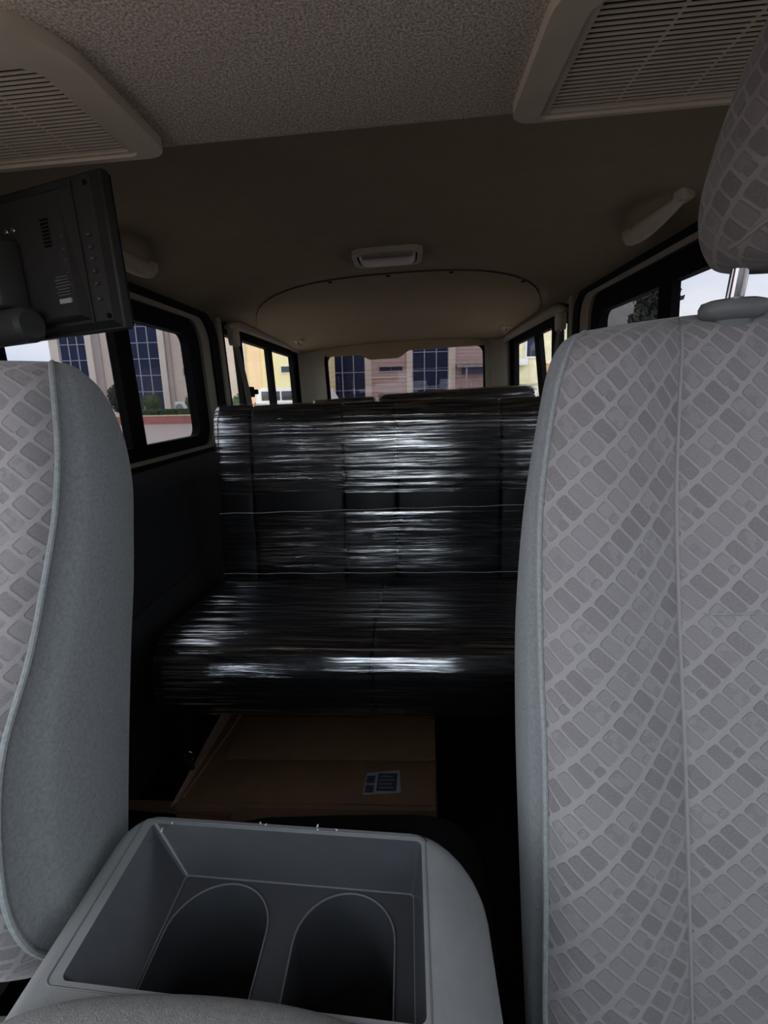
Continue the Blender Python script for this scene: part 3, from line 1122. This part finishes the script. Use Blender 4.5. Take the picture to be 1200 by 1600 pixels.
ben = thing('wrapped_bench', 'black bench seat in clear stretch film, middle of the van', 'bench', (-.08, 1.6, -.022), 'film wrapped rear seating')
BL = section([(1.598, .43), (1.606, .56), (1.616, .72), (1.632, .90), (1.645, .965), (1.670, .998), (1.715, .998), (1.745, .965), (1.755, .90), (1.745, .70), (1.73, .50), (1.71, .40), (1.65, .385)], 104)
CL = section([(1.64, .43), (1.50, .437), (1.35, .443), (1.20, .446), (1.13, .430), (1.098, .385), (1.094, .310), (1.112, .258), (1.20, .238), (1.40, .245), (1.60, .265), (1.66, .30), (1.67, .39)], 104)
bx = [-.66, -.545, -.245, -.075, .255, .50]
for a, b in zip(bx[:-1], bx[1:]):
    pad(a + .0015, b - .0015, BL, .009).build('back_panel', M['leatherette'], ben, smooth=60)
cx_ = [-.665, -.12, .50]
for a, b in zip(cx_[:-1], cx_[1:]):
    pad(a + .001, b - .001, CL, .014).build('cushion', M['leatherette'], ben, smooth=60)


def zidx(L, lo_hi, side):
    pass


n = len(BL)
zf = [i for i in range(n)]
i_of = lambda zz: min((i for i in range(0, n // 2)), key=lambda i: abs(BL[i][1] - zz))
itop = int(np.argmax(BL[:, 1]))
iback = min((i for i in range(itop, n)), key=lambda i: abs(BL[i][1] - .80))
film(-.662, .502, BL, i_of(.725), iback, 11, .006, .0012).build('stretch_film', M['stretch_wrap'], ben, smooth=80)
film(-.662, .502, BL, i_of(.475), i_of(.655), 12, .005, .0011, skew=0).build('stretch_film', M['stretch_wrap'], ben, smooth=80)
j0 = 2
j1 = max(i for i in range(len(CL)) if CL[i][0] < 1.5 and CL[i][1] < .3)
film(-.667, .502, CL, 1, j1, 13, .006, .0020).build('stretch_film', M['stretch_wrap'], ben, smooth=80)
# rolled film edges (thin bright cords where the film ends)


def edge_cord(L, i, x0, x1, off, sl, r=.0013):
    q = offset_loop(L, off)[i]
    return MB().tube([(x0 + (x1 - x0) * k / 24, q[0] - .001, q[1] + sl * k / 24 + .0015 * math.sin(k * 1.7)) for k in range(25)], r, 6)


edge_cord(BL, i_of(.655), -.66, .50, .0065, .020).build('film_edge', M['film_edge'], ben)
edge_cord(BL, i_of(.450), -.66, .50, .010, .004).build('film_edge', M['film_edge'], ben)
# steel frame under the cushion
for lx in (-.642, .44):
    for ly in (1.18, 1.62):
        MB().box(lx - .018, lx + .018, ly - .018, ly + .018, .05, .27, .004).build('leg', M['steel_dark'], ben)
    MB().box(lx - .02, lx + .02, 1.13, 1.70, .235, .262, .004).build('rail', M['steel_dark'], ben)
ben.rotation_euler = (0, R(2.0), R(-1.5))

# third row
b3 = thing('wrapped_bench', 'wide film wrapped black seat back in the last row, right', 'bench', (.26, 2.6, .0), 'film wrapped rear seating')
B3 = section([(2.56, .44), (2.575, .60), (2.60, .80), (2.612, .93), (2.63, .985), (2.67, 1.004), (2.72, .998), (2.745, .95), (2.74, .80), (2.71, .60), (2.69, .44), (2.63, .41)], 72)
pad(-.145, .64, B3, .035).build('back_panel', M['leatherette'], b3, smooth=60)
film(-.148, .643, B3, 16, 48, 21, .006, .0025).build('stretch_film', M['stretch_wrap'], b3, smooth=80)
C3 = section([(2.58, .42), (2.30, .43), (2.18, .42), (2.14, .36), (2.18, .29), (2.50, .28), (2.62, .30)], 48)
pad(-.145, .64, C3, .03).build('cushion', M['leatherette'], b3, smooth=60)
for lx in (-.08, .56):
    for ly in (2.22, 2.56):
        MB().box(lx - .018, lx + .018, ly - .018, ly + .018, .0, .30, .004).build('leg', M['steel_dark'], b3)
b4 = thing('jump_seat', 'narrow film wrapped black seat back in the last row, left', 'seat', (-.33, 2.7, .0), 'film wrapped rear seating')
B4 = section([(2.66, .44), (2.675, .60), (2.69, .80), (2.70, .95), (2.71, .988), (2.74, .998), (2.77, .988), (2.785, .94), (2.78, .80), (2.76, .60), (2.75, .44), (2.70, .41)], 60)
pad(-.487, -.172, B4, .014).build('back_panel', M['leatherette'], b4, smooth=60)
film(-.489, -.170, B4, 14, 40, 22, .005, .0016).build('stretch_film', M['stretch_wrap'], b4, smooth=80)
C4 = section([(2.68, .42), (2.42, .43), (2.32, .42), (2.29, .36), (2.33, .30), (2.60, .29), (2.72, .31)], 48)
pad(-.487, -.172, C4, .02).build('cushion', M['leatherette'], b4, smooth=60)
for lx in (-.44, -.22):
    for ly in (2.38, 2.64):
        MB().box(lx - .014, lx + .014, ly - .014, ly + .014, .0, .31, .004).build('leg', M['steel_dark'], b4)

# ================================================================== CARDBOARD BOX UNDER THE BENCH
bxr = thing('cardboard_box', 'shallow brown cardboard box pushed under the wrapped bench', 'box', (-.28, 1.14, .0))
MB().box(-.572, .025, .955, 1.36, .001, .116, .003).build('box_body', M['cardboard'], bxr)
MB().box(-.513, .022, .967, 1.105, .1165, .1200, .0012).build('flap', M['cardboard'], bxr)
MB().box(-.513, .024, 1.108, 1.358, .1165, .1215, .0012).build('flap', M['cardboard'], bxr)
q = [(-.562, .985, .1185), (-.535, 1.34, .1185), (-.612, 1.345, .108), (-.588, .965, .106)]
MB().prism([Vector(p) for p in q], [Vector(p) + Vector((0, 0, -.003)) for p in q]).build('flap', M['cardboard_lit'], bxr, label='opened side flap, the light on it put into its pale colour')
q = [(-.725, .970, .100), (-.44, .940, .106), (-.44, .953, .106), (-.576, .985, .103), (-.725, .995, .098)]
fl2 = MB().prism([Vector(p) for p in q], [Vector(p) + Vector((0, 0, -.006)) for p in q]).build('flap', M['cardboard_edge'], bxr, label='opened flap with a ribbed corrugated edge')
for k in range(46):
    t = k / 45
    x, y = -.722 + .28 * t, .9695 - .0295 * t
    MB().cyl((x, y - .0002, .0970 + .006 * t), (0, 1, 0), .0024, .002, 6).build('flute', M['cardboard_edge'], fl2)
lab = MB().prism([(-.142, .992, .1206), (-.055, 1.0, .1206), (-.062, 1.072, .1206), (-.140, 1.060, .1206)], [(-.142, .992, .1211), (-.055, 1.0, .1211), (-.062, 1.072, .1211), (-.140, 1.060, .1211)]).build('shipping_label', M['label_paper'], bxr, smooth=0)
for (a, b, c_, d_) in ((-.138, -.118, .999, 1.022), (-.138, -.118, 1.028, 1.052), (-.112, -.066, 1.004, 1.060)):
    MB().box(a, b, c_, d_, .1211, .1214).build('printed_block', M['label_ink'], lab, smooth=0)
for k in range(4):
    MB().box(-.108, -.072 - .004 * (k % 2), 1.012 + .012 * k, 1.016 + .012 * k, .1214, .1216).build('printed_line', M['label_grey'], lab, smooth=0)
bxr.rotation_euler = (0, 0, R(-2.5))
rg = MB().tube([(-.597 + .012 * math.cos(2 * math.pi * i / 20), 1.10 + .002 * math.sin(2 * math.pi * i / 20), .145 + .012 * math.sin(2 * math.pi * i / 20)) for i in range(20)], .0018, 8, close=True)
hook = thing('tie_down_ring', 'small bright metal ring on the floor beside the cardboard box', 'ring', (-.597, 1.10, 0))
rg.build('ring', M['chrome'], hook)
MB().box(-.605, -.589, 1.095, 1.105, 0, .136, .002).build('stalk', M['steel_dark'], hook)

# ================================================================== CEILING FITTINGS


def roof_grille(name, label, fx0, fx1, sx0, sx1, yf0, yf1, sy0, sy1, rad):
    g = thing(name, label, 'grille', ((fx0 + fx1) / 2, (yf0 + yf1) / 2, HZ), 'louvred ceiling grilles')
    lo = rrect(fx0, fx1, yf0, yf1, rad, 8)
    li = rrect(sx0 - .012, sx1 + .012, sy0 - .012, sy1 + .006, [r * .45 for r in rad], 8)
    li2 = rrect(sx0, sx1, sy0, sy1, .004, 8)
    MB().ring(lo, li, lambda p, k: (p[0], p[1], (HZ - .014, HZ + .001)[k])).build('frame', M['beige_plastic'], g)
    MB().ring(li, li2, lambda p, k: (p[0], p[1], (HZ - .0100, HZ + .001)[k])).build('inner_rim', M['beige_plastic'], g)
    MB().box(sx0 - .004, sx1 + .004, sy0 - .004, sy1 + .004, HZ - .0012, HZ + .0002).build('backing', M['grille_back'], g, smooth=0)
    cnt = 24
    ph = (sy1 - sy0) / cnt
    sec = [(-.0017, -.0062), (.0012, -.0070), (.0018, -.0062), (.0014, -.0050), (-.0012, -.0048)]
    sl = MB().prism([(sx0, a, b) for a, b in sec], [(sx1, a, b) for a, b in sec])
    first = None
    for k in range(cnt):
        p = Vector((-g.location.x, sy0 + ph * (k + .5) - g.location.y, -.0012))
        if first is None:
            first = sl.build('slat', M['beige_plastic'], g, smooth=0, off=(0, 0, 0))
            first.location = p
        else:
            c = first.copy()
            COL.objects.link(c)
            c.parent = g
            c.location = p
    for k in (1, 2, 3):
        x = sx0 + (sx1 - sx0) * k / 4
        MB().box(x - .0015, x + .0015, sy0, sy1, HZ - .0072, HZ - .0050).build('rib', M['beige_plastic'], g, smooth=0)
    return g


roof_grille('ceiling_grille', 'louvred ceiling grille above the front seat with headrest', .158, .60, .207, .555, .54, .806, .592, .793, [.03, .03, .03, .06])
roof_grille('ceiling_grille', 'louvred ceiling grille above the monitor at upper left', -.70, -.316, -.66, -.366, .51, .804, .598, .788, [.10, .03, .03, .06])

dl = thing('dome_light', 'oblong beige dome light in the middle of the ceiling', 'light', (-.042, 1.90, zc(-.042, 1.9)))
z0 = zc(-.042, 1.9)
MB().ring(rrect(-.160, .076, 1.80, 2.0, .045, 8), rrect(-.143, .059, 1.817, 1.983, .035, 8), lambda p, k: (p[0], p[1], (z0 - .016, z0 + .004)[k])).build('frame', M['beige_plastic'], dl)
rows = []
for k, (ins, dz) in enumerate(((0, -.004), (.004, -.016), (.012, -.022), (.03, -.024))):
    rows.append([(p[0], p[1], z0 + dz) for p in rrect(-.140 + ins, .056 - ins, 1.820 + ins, 1.980 - ins, .034 - ins * .6, 8)])
mb = MB().grid(rows, close_u=True, uv=False)
nn = len(rows[0])
mb.f.append(tuple(range(3 * nn, 4 * nn))); mb.uv.append(None)
mb.build('lens', M['lens_plastic'], dl)


def grab(name, label, xs, ya, yb, sg):
    """xs: x of the mounting line on the ceiling shoulder, sg: direction towards the aisle"""
    g = thing(name, label, 'handle', (xs, (ya + yb) / 2, zc(xs, (ya + yb) / 2)), 'ceiling grab handles')
    pts, rad = [], []
    for k in range(25):
        t = k / 24
        b = math.sin(math.pi * t) ** .45
        y = ya + (yb - ya) * t
        pts.append((xs + sg * .030 * b, y, zc(xs, y) - .006 - .030 * b))
        rad.append(.011 + .009 * math.sin(math.pi * t))
    MB().tube(pts, rad, 14, squash=(.75, 1.1)).build('grip', M['beige_plastic'], g)
    for y in (ya, yb):
        MB().box(xs - .016, xs + .016, y - .022, y + .022, zc(xs, y) - .018, zc(xs, y) + .01, .008, 3).build('mount', M['beige_plastic'], g)
    return g


grab('grab_handle', 'beige grab handle above the right side window', .630, 1.28, 1.56, -1)
grab('grab_handle', 'dim grab handle on the ceiling just right of the monitor', -.690, 1.20, 1.50, 1)
for sg, x, y, lab in ((1, -.665, 3.36, 'small coat hook above the rear left quarter window'), (-1, .630, 3.36, 'small coat hook above the rear right quarter window')):
    hk = thing('coat_hook', lab, 'hook', (x, y, zc(x, y)), 'rear coat hooks')
    z = zc(x, y)
    MB().box(x - .025, x + .025, y - .04, y + .04, z - .012, z + .004, .006, 3).build('mount', M['beige_plastic'], hk)
    MB().tube([(x, y - .02, z - .010), (x + sg * .006, y - .03, z - .030), (x + sg * .010, y - .01, z - .040), (x + sg * .008, y + .015, z - .034)], .006, 8).build('prong', M['lens_plastic'], hk)

# seat belts
for sg, xa, y, ztop, lab in ((1, XL, 2.335, 1.31, 'beige seat belt hanging from the left pillar'), (-1, XR, 2.40, 1.285, 'beige seat belt hanging from the right pillar')):
    sb = thing('seat_belt', lab, 'seat belt', (xa, y, ztop), 'pillar seat belts')
    x = xa + sg * .045
    mb = MB()
    rows = [[(xa + sg * .02 + sg * dx, y + a * hw, ztop - .055 + .075 * t) for a, dx in ((-1, 0), (-.9, .022), (-.5, .034), (.5, .034), (.9, .022), (1, 0))] for t, hw in ((0, .028), (.1, .036), (.5, .042), (.9, .034), (1, .02))]
    mb.grid(rows, uv=False)
    mb.build('anchor_cover', M['beige_plastic'], sb)
    for dy, sp in ((-.012, .05), (.022, .09)):
        rows = []
        for k in range(15):
            t = k / 14
            yy = y + dy * .5 + sp * t * (.7 if dy < 0 else .9)
            rows.append([(x - sg * .004 + sg * .02 * math.sin(math.pi * t), yy - .020, ztop - .05 - .55 * t), (x + sg * .02 * math.sin(math.pi * t), yy, ztop - .05 - .55 * t), (x - sg * .004 + sg * .02 * math.sin(math.pi * t), yy + .020, ztop - .05 - .55 * t)])
        w = MB().grid(rows, uv=False).build('webbing', M['belt_webbing'], sb)
        md = w.modifiers.new('thickness', 'SOLIDIFY')
        md.thickness = .002

# ================================================================== OVERHEAD MONITOR
mon = thing('overhead_monitor', 'black monitor hung from the ceiling at upper left, back towards us', 'monitor', (-.42, .80, 1.125))
O0 = (0, 0, 0)
MB().box(-.31, 0, .002, .018, 0, .218, .003).build('bezel', M['monitor_plastic'], mon, off=O0)
MB().box(-.306, .0, .018, .0195, .004, .214).build('screen', M['dark_window'], mon, off=O0)
sh = MB()
sh.prism([(-.305, .002, .003), (-.005, .002, .003), (-.005, .002, .215), (-.305, .002, .215)], [(-.298, -.012, .010), (-.010, -.010, .012), (-.010, -.010, .208), (-.298, -.012, .208)])
sh.build('rear_shell', M['monitor_plastic'], mon, smooth=0, off=O0)
MB().prism([(-.285, -.011, .016), (-.048, -.010, .016), (-.048, -.010, .200), (-.285, -.011, .200)], [(-.275, -.030, .024), (-.056, -.026, .022), (-.060, -.026, .190), (-.275, -.030, .190)]).build('shell_hump', M['monitor_plastic'], mon, smooth=0, off=O0)
MB().box(-.047, -.0445, -.0135, -.009, .010, .205).build('ridge', M['button_plastic'], mon, off=O0)
for f in (.39, .47, .54, .62, .70, .80):
    z = .215 * (1 - f)
    bt = MB().cyl((-.028, -.009, z), (0, -1, 0), .0056, .0035, 16, bev=.001)
    o = bt.build('button', M['button_plastic'], mon, off=(-.028, -.009, z))
    o.location = (-.028, -.009, z)
    o.scale = (1, 1, .55)
    MB().box(-.0268, -.0295, -.0130, -.0126, z - .0004, z + .0004).build('button_mark', M['print_white'], mon, off=O0)
    MB().box(-.0650, -.0620, -.0272, -.0255, z - .0007, z + .0007).build('button_icon', M['collar_plastic'], mon, off=O0)
for (x, z) in ((-.020, .198), (-.016, .018)):
    MB().cyl((x, -.0095, z), (0, -1, 0), .004, .002, 14).build('screw_hole', M['seal_black'], mon, off=O0)
for k in range(7):
    MB().box(-.088 - .003 * (k % 2), -.064, -.0287, -.0268, .076 - .0042 * k, .0775 - .0042 * k).build('printed_line', M['collar_plastic'], mon, off=O0)
MB().box(-.088, -.064, -.0290, -.0268, .040, .0465).build('label_bar', M['print_white'], mon, off=O0)
for k in range(8):
    MB().box(-.098, -.084, -.0295, -.027, .120 + .005 * k, .122 + .005 * k).build('vent_slot', M['seal_black'], mon, off=O0)
# mount
MB().box(-.205, -.150, -.075, -.026, .038, .135, .006, 3).build('bracket', M['monitor_mount'], mon, off=O0)
MB().box(-.200, -.172, -.085, -.070, .030, .060, .003).build('bracket_tab', M['monitor_mount'], mon, off=O0)
MB().cyl((-.27, -.055, .012), (1, 0, 0), .026, .15, 28, bev=.006).build('hinge_drum', M['monitor_mount'], mon, off=O0)
MB().box(-.212, -.190, -.060, -.036, .130, .242, .005).build('hanger_arm', M['monitor_mount'], mon, off=O0)
for x in (-.165, -.150):
    MB().cyl((x, -.028, .150), (0, -1, 0), .0045, .006, 12, bev=.001).build('screw', M['chrome'], mon, off=O0)
mon.rotation_euler = (0, 0, R(-17))

# ================================================================== OUTDOORS (level ground; the van stands a little tilted on it)
CV = Vector((0, 0, 1.0))
EXT = Matrix.Translation(CV) @ Matrix.Rotation(R(2.4), 4, 'Y') @ Matrix.Translation(-CV)
GZ = -.5


def ext(o):
    o.matrix_world = EXT @ Matrix.Translation(OFF[o.name])
    return o


g = MB().box(-90, 70, -60, 37.5, GZ - .3, GZ).build('ground', M['paving'], smooth=0, off=(0, 0, GZ))
ext(tag(g, 'pinkish block paving of the forecourt outside the windows', 'ground', kind='structure'))

# office building with dark blue glazing
ob = thing('office_building', 'office building with dark blue curtain glazing seen through hatch and sliding door', 'building', (-9, 38, GZ))
FY = 38.0
MB().box(-25.9, -10.0, FY, FY + 6, GZ, 10.5).build('wall', M['tan_render'], ob, smooth=0)
MB().box(-10.0, 9.0, FY, FY + 6, GZ, 10.5).build('wall', M['pink_cladding'], ob, smooth=0)


def glazing(x0, cols, cw, zs):
    x1 = x0 + cols * cw
    for i in range(cols):
        for a, b in zip(zs[:-1], zs[1:]):
            MB().box(x0 + i * cw + .03, x0 + (i + 1) * cw - .03, FY - .06, FY - .02, a + .03, b - .03).build('glass_pane', M['curtain_glass'], ob, smooth=0)
    for i in range(cols + 1):
        MB().box(x0 + i * cw - .035, x0 + i * cw + .035, FY - .11, FY + .02, zs[0], zs[-1]).build('mullion', M['mullion'], ob, smooth=0)
    for z in zs:
        MB().box(x0, x1, FY - .10, FY + .02, z - .025, z + .025).build('transom', M['mullion'], ob, smooth=0)


zl = [.3, 1.6, 2.75, 3.92, 5.03, 6.15, 7.3, 8.4]
zr = [.1, 1.35, 2.6, 3.88, 5.15, 6.4, 7.6]
glazing(-25.2, 3, .66, zl)
glazing(-20.20, 3, .78, zl)
glazing(-5.43, 3, .813, zr)
glazing(.42, 3, .84, zr)
for x0, x1 in ((-25.9, -25.25), (-23.2, -22.75), (-17.84, -17.40), (-5.85, -5.45), (-2.98, -2.53), (.0, .40), (2.96, 3.44)):
    MB().box(x0, x1, FY - .25, FY + .02, GZ, 10.3).build('pilaster', M['pale_render'], ob, smooth=0)
MB().box(-17.30, -17.02, FY - .15, FY + .02, GZ, 10.0).build('downpipe', M['grey_pipe'], ob, smooth=0)
MB().box(-22.75, -22.2, FY - .10, FY + .02, GZ, 10.0).build('downpipe', M['grey_pipe'], ob, smooth=0)
for x0, x1, z0, z1 in ((-16.30, -14.2, 2.66, 3.22), (-2.04, -.21, 2.57, 3.02), (-21.5, -20.6, 2.55, 3.03)):
    wf = MB().ring(rrect(x0, x1, z0, z1, .002, 1), rrect(x0 + .09, x1 - .09, z0 + .07, z1 - .09, .002, 1), lambda p, k: (p[0], (FY - .09, FY + .01)[k], p[1])).build('window', M['grey_pipe'], ob, smooth=0)
    xm = (x0 + x1) / 2
    for a, b in ((x0 + .09, xm - .02), (xm + .02, x1 - .09)):
        MB().box(a, b, FY - .05, FY - .01, z0 + .07, z1 - .09).build('pane', M['curtain_glass'], wf, smooth=0)
cl = MB()
for x0, x1 in ((-2.53, .0), (3.44, 8.9)):
    z = GZ
    while z < 8:
        if not (x0 < -1 and 2.45 < z < 3.1): cl.box(x0, x1, FY - .04, FY + .01, z, z + .215)
        z += .235
cl.build('cladding', M['pink_cladding'], ob, smooth=0, kind='stuff')
MB().box(-2.53, .0, FY - .09, FY, 2.16, 2.26).build('string_course', M['pale_render'], ob, smooth=0)
# entrance canopy
MB().prism([(3.50, FY - .04, 2.98), (6.8, FY - .04, 2.98), (6.8, FY - 1.1, 2.72), (3.50, FY - 1.1, 2.72)], [(3.50, FY - .04, 3.03), (6.8, FY - .04, 3.03), (6.8, FY - 1.1, 2.77), (3.50, FY - 1.1, 2.77)]).build('canopy', M['roof_grey'], ob, smooth=0)
MB().box(3.9, 6.8, FY - .5, FY - .05, 2.30, 2.95).build('canopy_soffit', M['canopy_blue'], ob, smooth=0)
for x in (4.15, 6.5):
    MB().box(x - .06, x + .06, FY - 1.0, FY - .88, GZ, 2.75).build('canopy_post', M['grey_pipe'], ob, smooth=0)
ext(ob)

# yellow building
yb = thing('yellow_building', 'bright yellow building behind the white van, seen through the rear left quarter window', 'building', (-7, 30, GZ))
MB().box(-9.45, -4.75, 30, 35, GZ, 7.5).build('wall', M['yellow_render'], yb, smooth=0)
MB().box(-8.95, -8.30, 29.8, 30.05, GZ, 7.5).build('pilaster', M['peach_render'], yb, smooth=0)
MB().box(-9.45, -9.15, 29.88, 30.05, GZ, 7.5).build('pilaster', M['pale_render'], yb, smooth=0)
for x0, x1 in ((-7.20, -6.50), (-6.42, -5.55)):
    wf = MB().ring(rrect(x0, x1, 2.32, 2.74, .002, 1), rrect(x0 + .06, x1 - .06, 2.36, 2.69, .002, 1), lambda p, k: (p[0], (29.93, 30.02)[k], p[1])).build('window', M['white_frame'], yb, smooth=0)
    MB().box(x0 + .06, x1 - .06, 29.96, 30.0, 2.36, 2.69).build('pane', M['dark_window'], wf, smooth=0)
MB().box(-6.42, -6.18, 29.75, 30.0, 2.82, 2.88, .02).build('lamp', M['roof_grey'], yb)
ext(yb)

# stained wall on the right
sw = thing('stained_building', 'stained pale yellow wall with a small blue window, seen through the rear right quarter window', 'building', (3.5, 14, GZ))
MB().box(2.45, 4.60, 14, 17, GZ, 5.5).build('wall', M['stained_yellow'], sw, smooth=0)
wf = MB().ring(rrect(3.06, 3.44, 1.84, 2.50, .002, 1), rrect(3.10, 3.40, 1.88, 2.46, .002, 1), lambda p, k: (p[0], (13.94, 14.02)[k], p[1])).build('window', M['white_frame'], sw, smooth=0)
MB().box(3.10, 3.40, 13.97, 14.0, 1.88, 2.46).build('pane', M['curtain_glass'], wf, smooth=0)
MB().box(2.83, 3.09, 13.72, 14.0, 1.66, 1.82, .01).build('air_conditioner', M['white_frame'], sw)
MB().prism([(2.86, 13.75, 1.655), (2.86, 14, 1.655), (2.86, 14, 1.50)], [(2.89, 13.75, 1.655), (2.89, 14, 1.655), (2.89, 14, 1.50)]).build('bracket', M['roof_grey'], sw, smooth=0)
MB().box(3.60, 3.84, 13.93, 14.02, GZ, 1.70, .01).build('shutter', M['rust_orange'], sw)
MB().box(2.45, 4.60, 13.95, 14.02, 1.20, 1.24).build('ledge', M['stained_yellow'], sw, smooth=0)
ext(sw)
sh = thing('grey_roofed_house', 'low house with a grey sloping roof, right side window', 'building', (6.0, 16.5, GZ))
MB().box(5.1, 7.6, 16, 19, GZ, 2.7).build('wall', M['pale_render'], sh, smooth=0)
MB().prism([(4.9, 15.8, 2.65), (7.8, 15.8, 2.65), (6.5, 15.8, 3.75)], [(4.9, 19.2, 2.65), (7.8, 19.2, 2.65), (6.5, 19.2, 3.75)]).build('roof', M['roof_grey'], sh, smooth=0)
ext(sh)


def leaves(mb, c, rad, n, size, rg, shell=.55):
    for _ in range(n):
        d = Vector((rg.gauss(0, 1), rg.gauss(0, 1), rg.gauss(0, 1))).normalized()
        q = (shell + (1 - shell) * rg.random()) ** .6
        p = Vector(c) + Vector((d.x * rad[0], d.y * rad[1], d.z * rad[2])) * q
        e = Euler((rg.uniform(0, 6.3), rg.uniform(0, 6.3), rg.uniform(0, 6.3))).to_matrix()
        s = size * rg.uniform(.6, 1.3)
        mb._add([p + e @ Vector(v) for v in ((-s * .5, 0, 0), (0, -s * .28, s * .1), (s * .5, 0, 0), (0, s * .28, s * .1))], [(0, 1, 2, 3)])
    return mb


def bush(name, label, c, rad, n, size, mat='foliage', cat='shrub', group=None, trunk=None):
    rg = random.Random(int(abs(c[0]) * 100))
    base = (c[0], c[1], GZ if trunk is None else GZ)
    t = thing(name, label, cat, base, group)
    mb = leaves(MB(), c, rad, n, size, rg)
    b = bmesh.new()
    bmesh.ops.create_icosphere(b, subdivisions=3, radius=1)
    for v in b.verts:
        k = .80 + .10 * math.sin(v.co.x * 9 + v.co.z * 7) * math.sin(v.co.y * 8)
        v.co = Vector((v.co.x * rad[0], v.co.y * rad[1], v.co.z * rad[2])) * k + Vector(c)
    mb.bm(b)
    mb.build('foliage', M[mat], t, smooth=0)
    MB().tube([base, (c[0] + .02, c[1], c[2] - rad[2] * .2)], [.10, .06], 8).build('stem', M['bark'], t)
    ext(t)
    return t


bush('round_shrub', 'round clipped shrub in front of the blue glazing, left window', (-16.62, 33.4, .88), (.62, .6, .60), 900, .12, group='shrubs behind the red kerb')
bush('round_shrub', 'round clipped shrub at the right edge of the sliding door window', (-13.75, 33.4, .86), (.62, .6, .62), 900, .12, group='shrubs behind the red kerb')
bush('round_shrub', 'dark ragged shrub just right of the left seat, left window', (-19.1, 34, 1.15), (.75, .6, 1.0), 1000, .14, 'foliage_dark', group='shrubs behind the red kerb')
bush('round_shrub', 'green shrub low behind the left seat belt', (-9.3, 28.6, .35), (.50, .5, .85), 900, .12, group='shrubs behind the red kerb')
for k, (x0, x1, lab) in enumerate(((-17.4, -15.9, 'low clipped hedge under the round shrub, left half'), (-15.75, -14.7, 'low clipped hedge with gap beside it, middle'), (-14.6, -13.0, 'low clipped hedge under the right round shrub'))):
    rg = random.Random(k)
    h = thing('low_hedge', lab, 'hedge', ((x0 + x1) / 2, 32.7, GZ), 'low hedges behind the kerb')
    mb = MB().box(x0, x1, 32.5, 32.95, GZ, .36, .06)
    for _ in range(700):
        p = Vector((rg.uniform(x0, x1), rg.choice((32.48, rg.uniform(32.5, 32.9))), 0))
        p.z = rg.uniform(GZ, .38) if p.y < 32.49 else .38
        e = Euler((rg.uniform(0, 6), rg.uniform(0, 6), rg.uniform(0, 6))).to_matrix()
        s = .09
        mb._add([p + e @ Vector(v) for v in ((-s * .5, 0, 0), (0, -s * .3, 0), (s * .5, 0, 0), (0, s * .3, 0))], [(0, 1, 2, 3)])
    mb.build('foliage', M['foliage'], h, smooth=0)
    ext(h)
kb = thing('red_kerb_wall', 'long low red kerb wall at the edge of the paving', 'kerb', (-20, 32, GZ))
MB().box(-45, -10.4, 32.0, 32.35, GZ, -.02).build('kerb_face', M['red_kerb'], kb, smooth=0)
MB().box(-45, -10.4, 31.97, 32.4, -.02, .06).build('coping', M['kerb_cap'], kb, smooth=0)
ext(kb)
ac = thing('outdoor_unit', 'pale air conditioning unit beside the downpipe, left window', 'appliance', (-15.1, 34.5, GZ))
MB().box(-15.5, -14.7, 34.3, 34.7, GZ, .85, .03).build('casing', M['white_frame'], ac)
MB().cyl((-15.2, 34.29, .45), (0, -1, 0), .26, .02, 20).build('fan_guard', M['roof_grey'], ac)
ext(ac)

# parked white van
pv = thing('parked_van', 'white van parked before the yellow building', 'vehicle', (-4.5, 20, GZ))
prof = [(-5.86, .05), (-5.88, .55), (-5.80, 1.0), (-5.70, 1.28), (-5.55, 1.36), (-3.35, 1.36), (-3.05, 1.28), (-2.80, .85), (-2.45, .72), (-2.35, .40), (-2.36, .05)]
prof = [(p[0] + .0, p[1] - .15 if p[1] < .2 else p[1]) for p in prof]
MB().prism([(p[0], 20.0, p[1]) for p in prof], [(p[0], 21.6, p[1]) for p in prof]).build('body', M['white_paint'], pv, smooth=30)
for x0, x1 in ((-5.60, -4.88), (-4.82, -4.10), (-4.04, -3.30)):
    MB().box(x0, x1, 19.97, 20.01, .88, 1.22, .03).build('side_window', M['dark_window'], pv)
MB().box(-5.90, -5.83, 20.02, 20.16, .55, .82, .01).build('tail_lamp', M['tail_lamp'], pv)
for x in (-5.2, -3.0):
    MB().cyl((x, 19.98, -.18), (0, 1, 0), .32, .2, 24, bev=.03).build('wheel', M['tyre'], pv)
ext(pv)

# tree on the right
tr = thing('dark_tree', 'dark leafy tree beside the grey roof, right side window', 'tree', (6.45, 14.2, GZ))
rg = random.Random(5)
mb = MB()
for c in ((6.25, 14.2, 3.1), (6.55, 14.4, 2.75), (6.05, 14.0, 2.6), (6.5, 14.1, 3.3)):
    leaves(mb, c, (.42, .4, .40), 420, .16, rg, .2)
mb.build('crown', M['foliage_dark'], tr, smooth=0)
MB().tube([(6.4, 14.2, GZ), (6.38, 14.2, 1.4), (6.3, 14.2, 2.9)], [.12, .09, .04], 10).build('trunk', M['bark'], tr)
ext(tr)
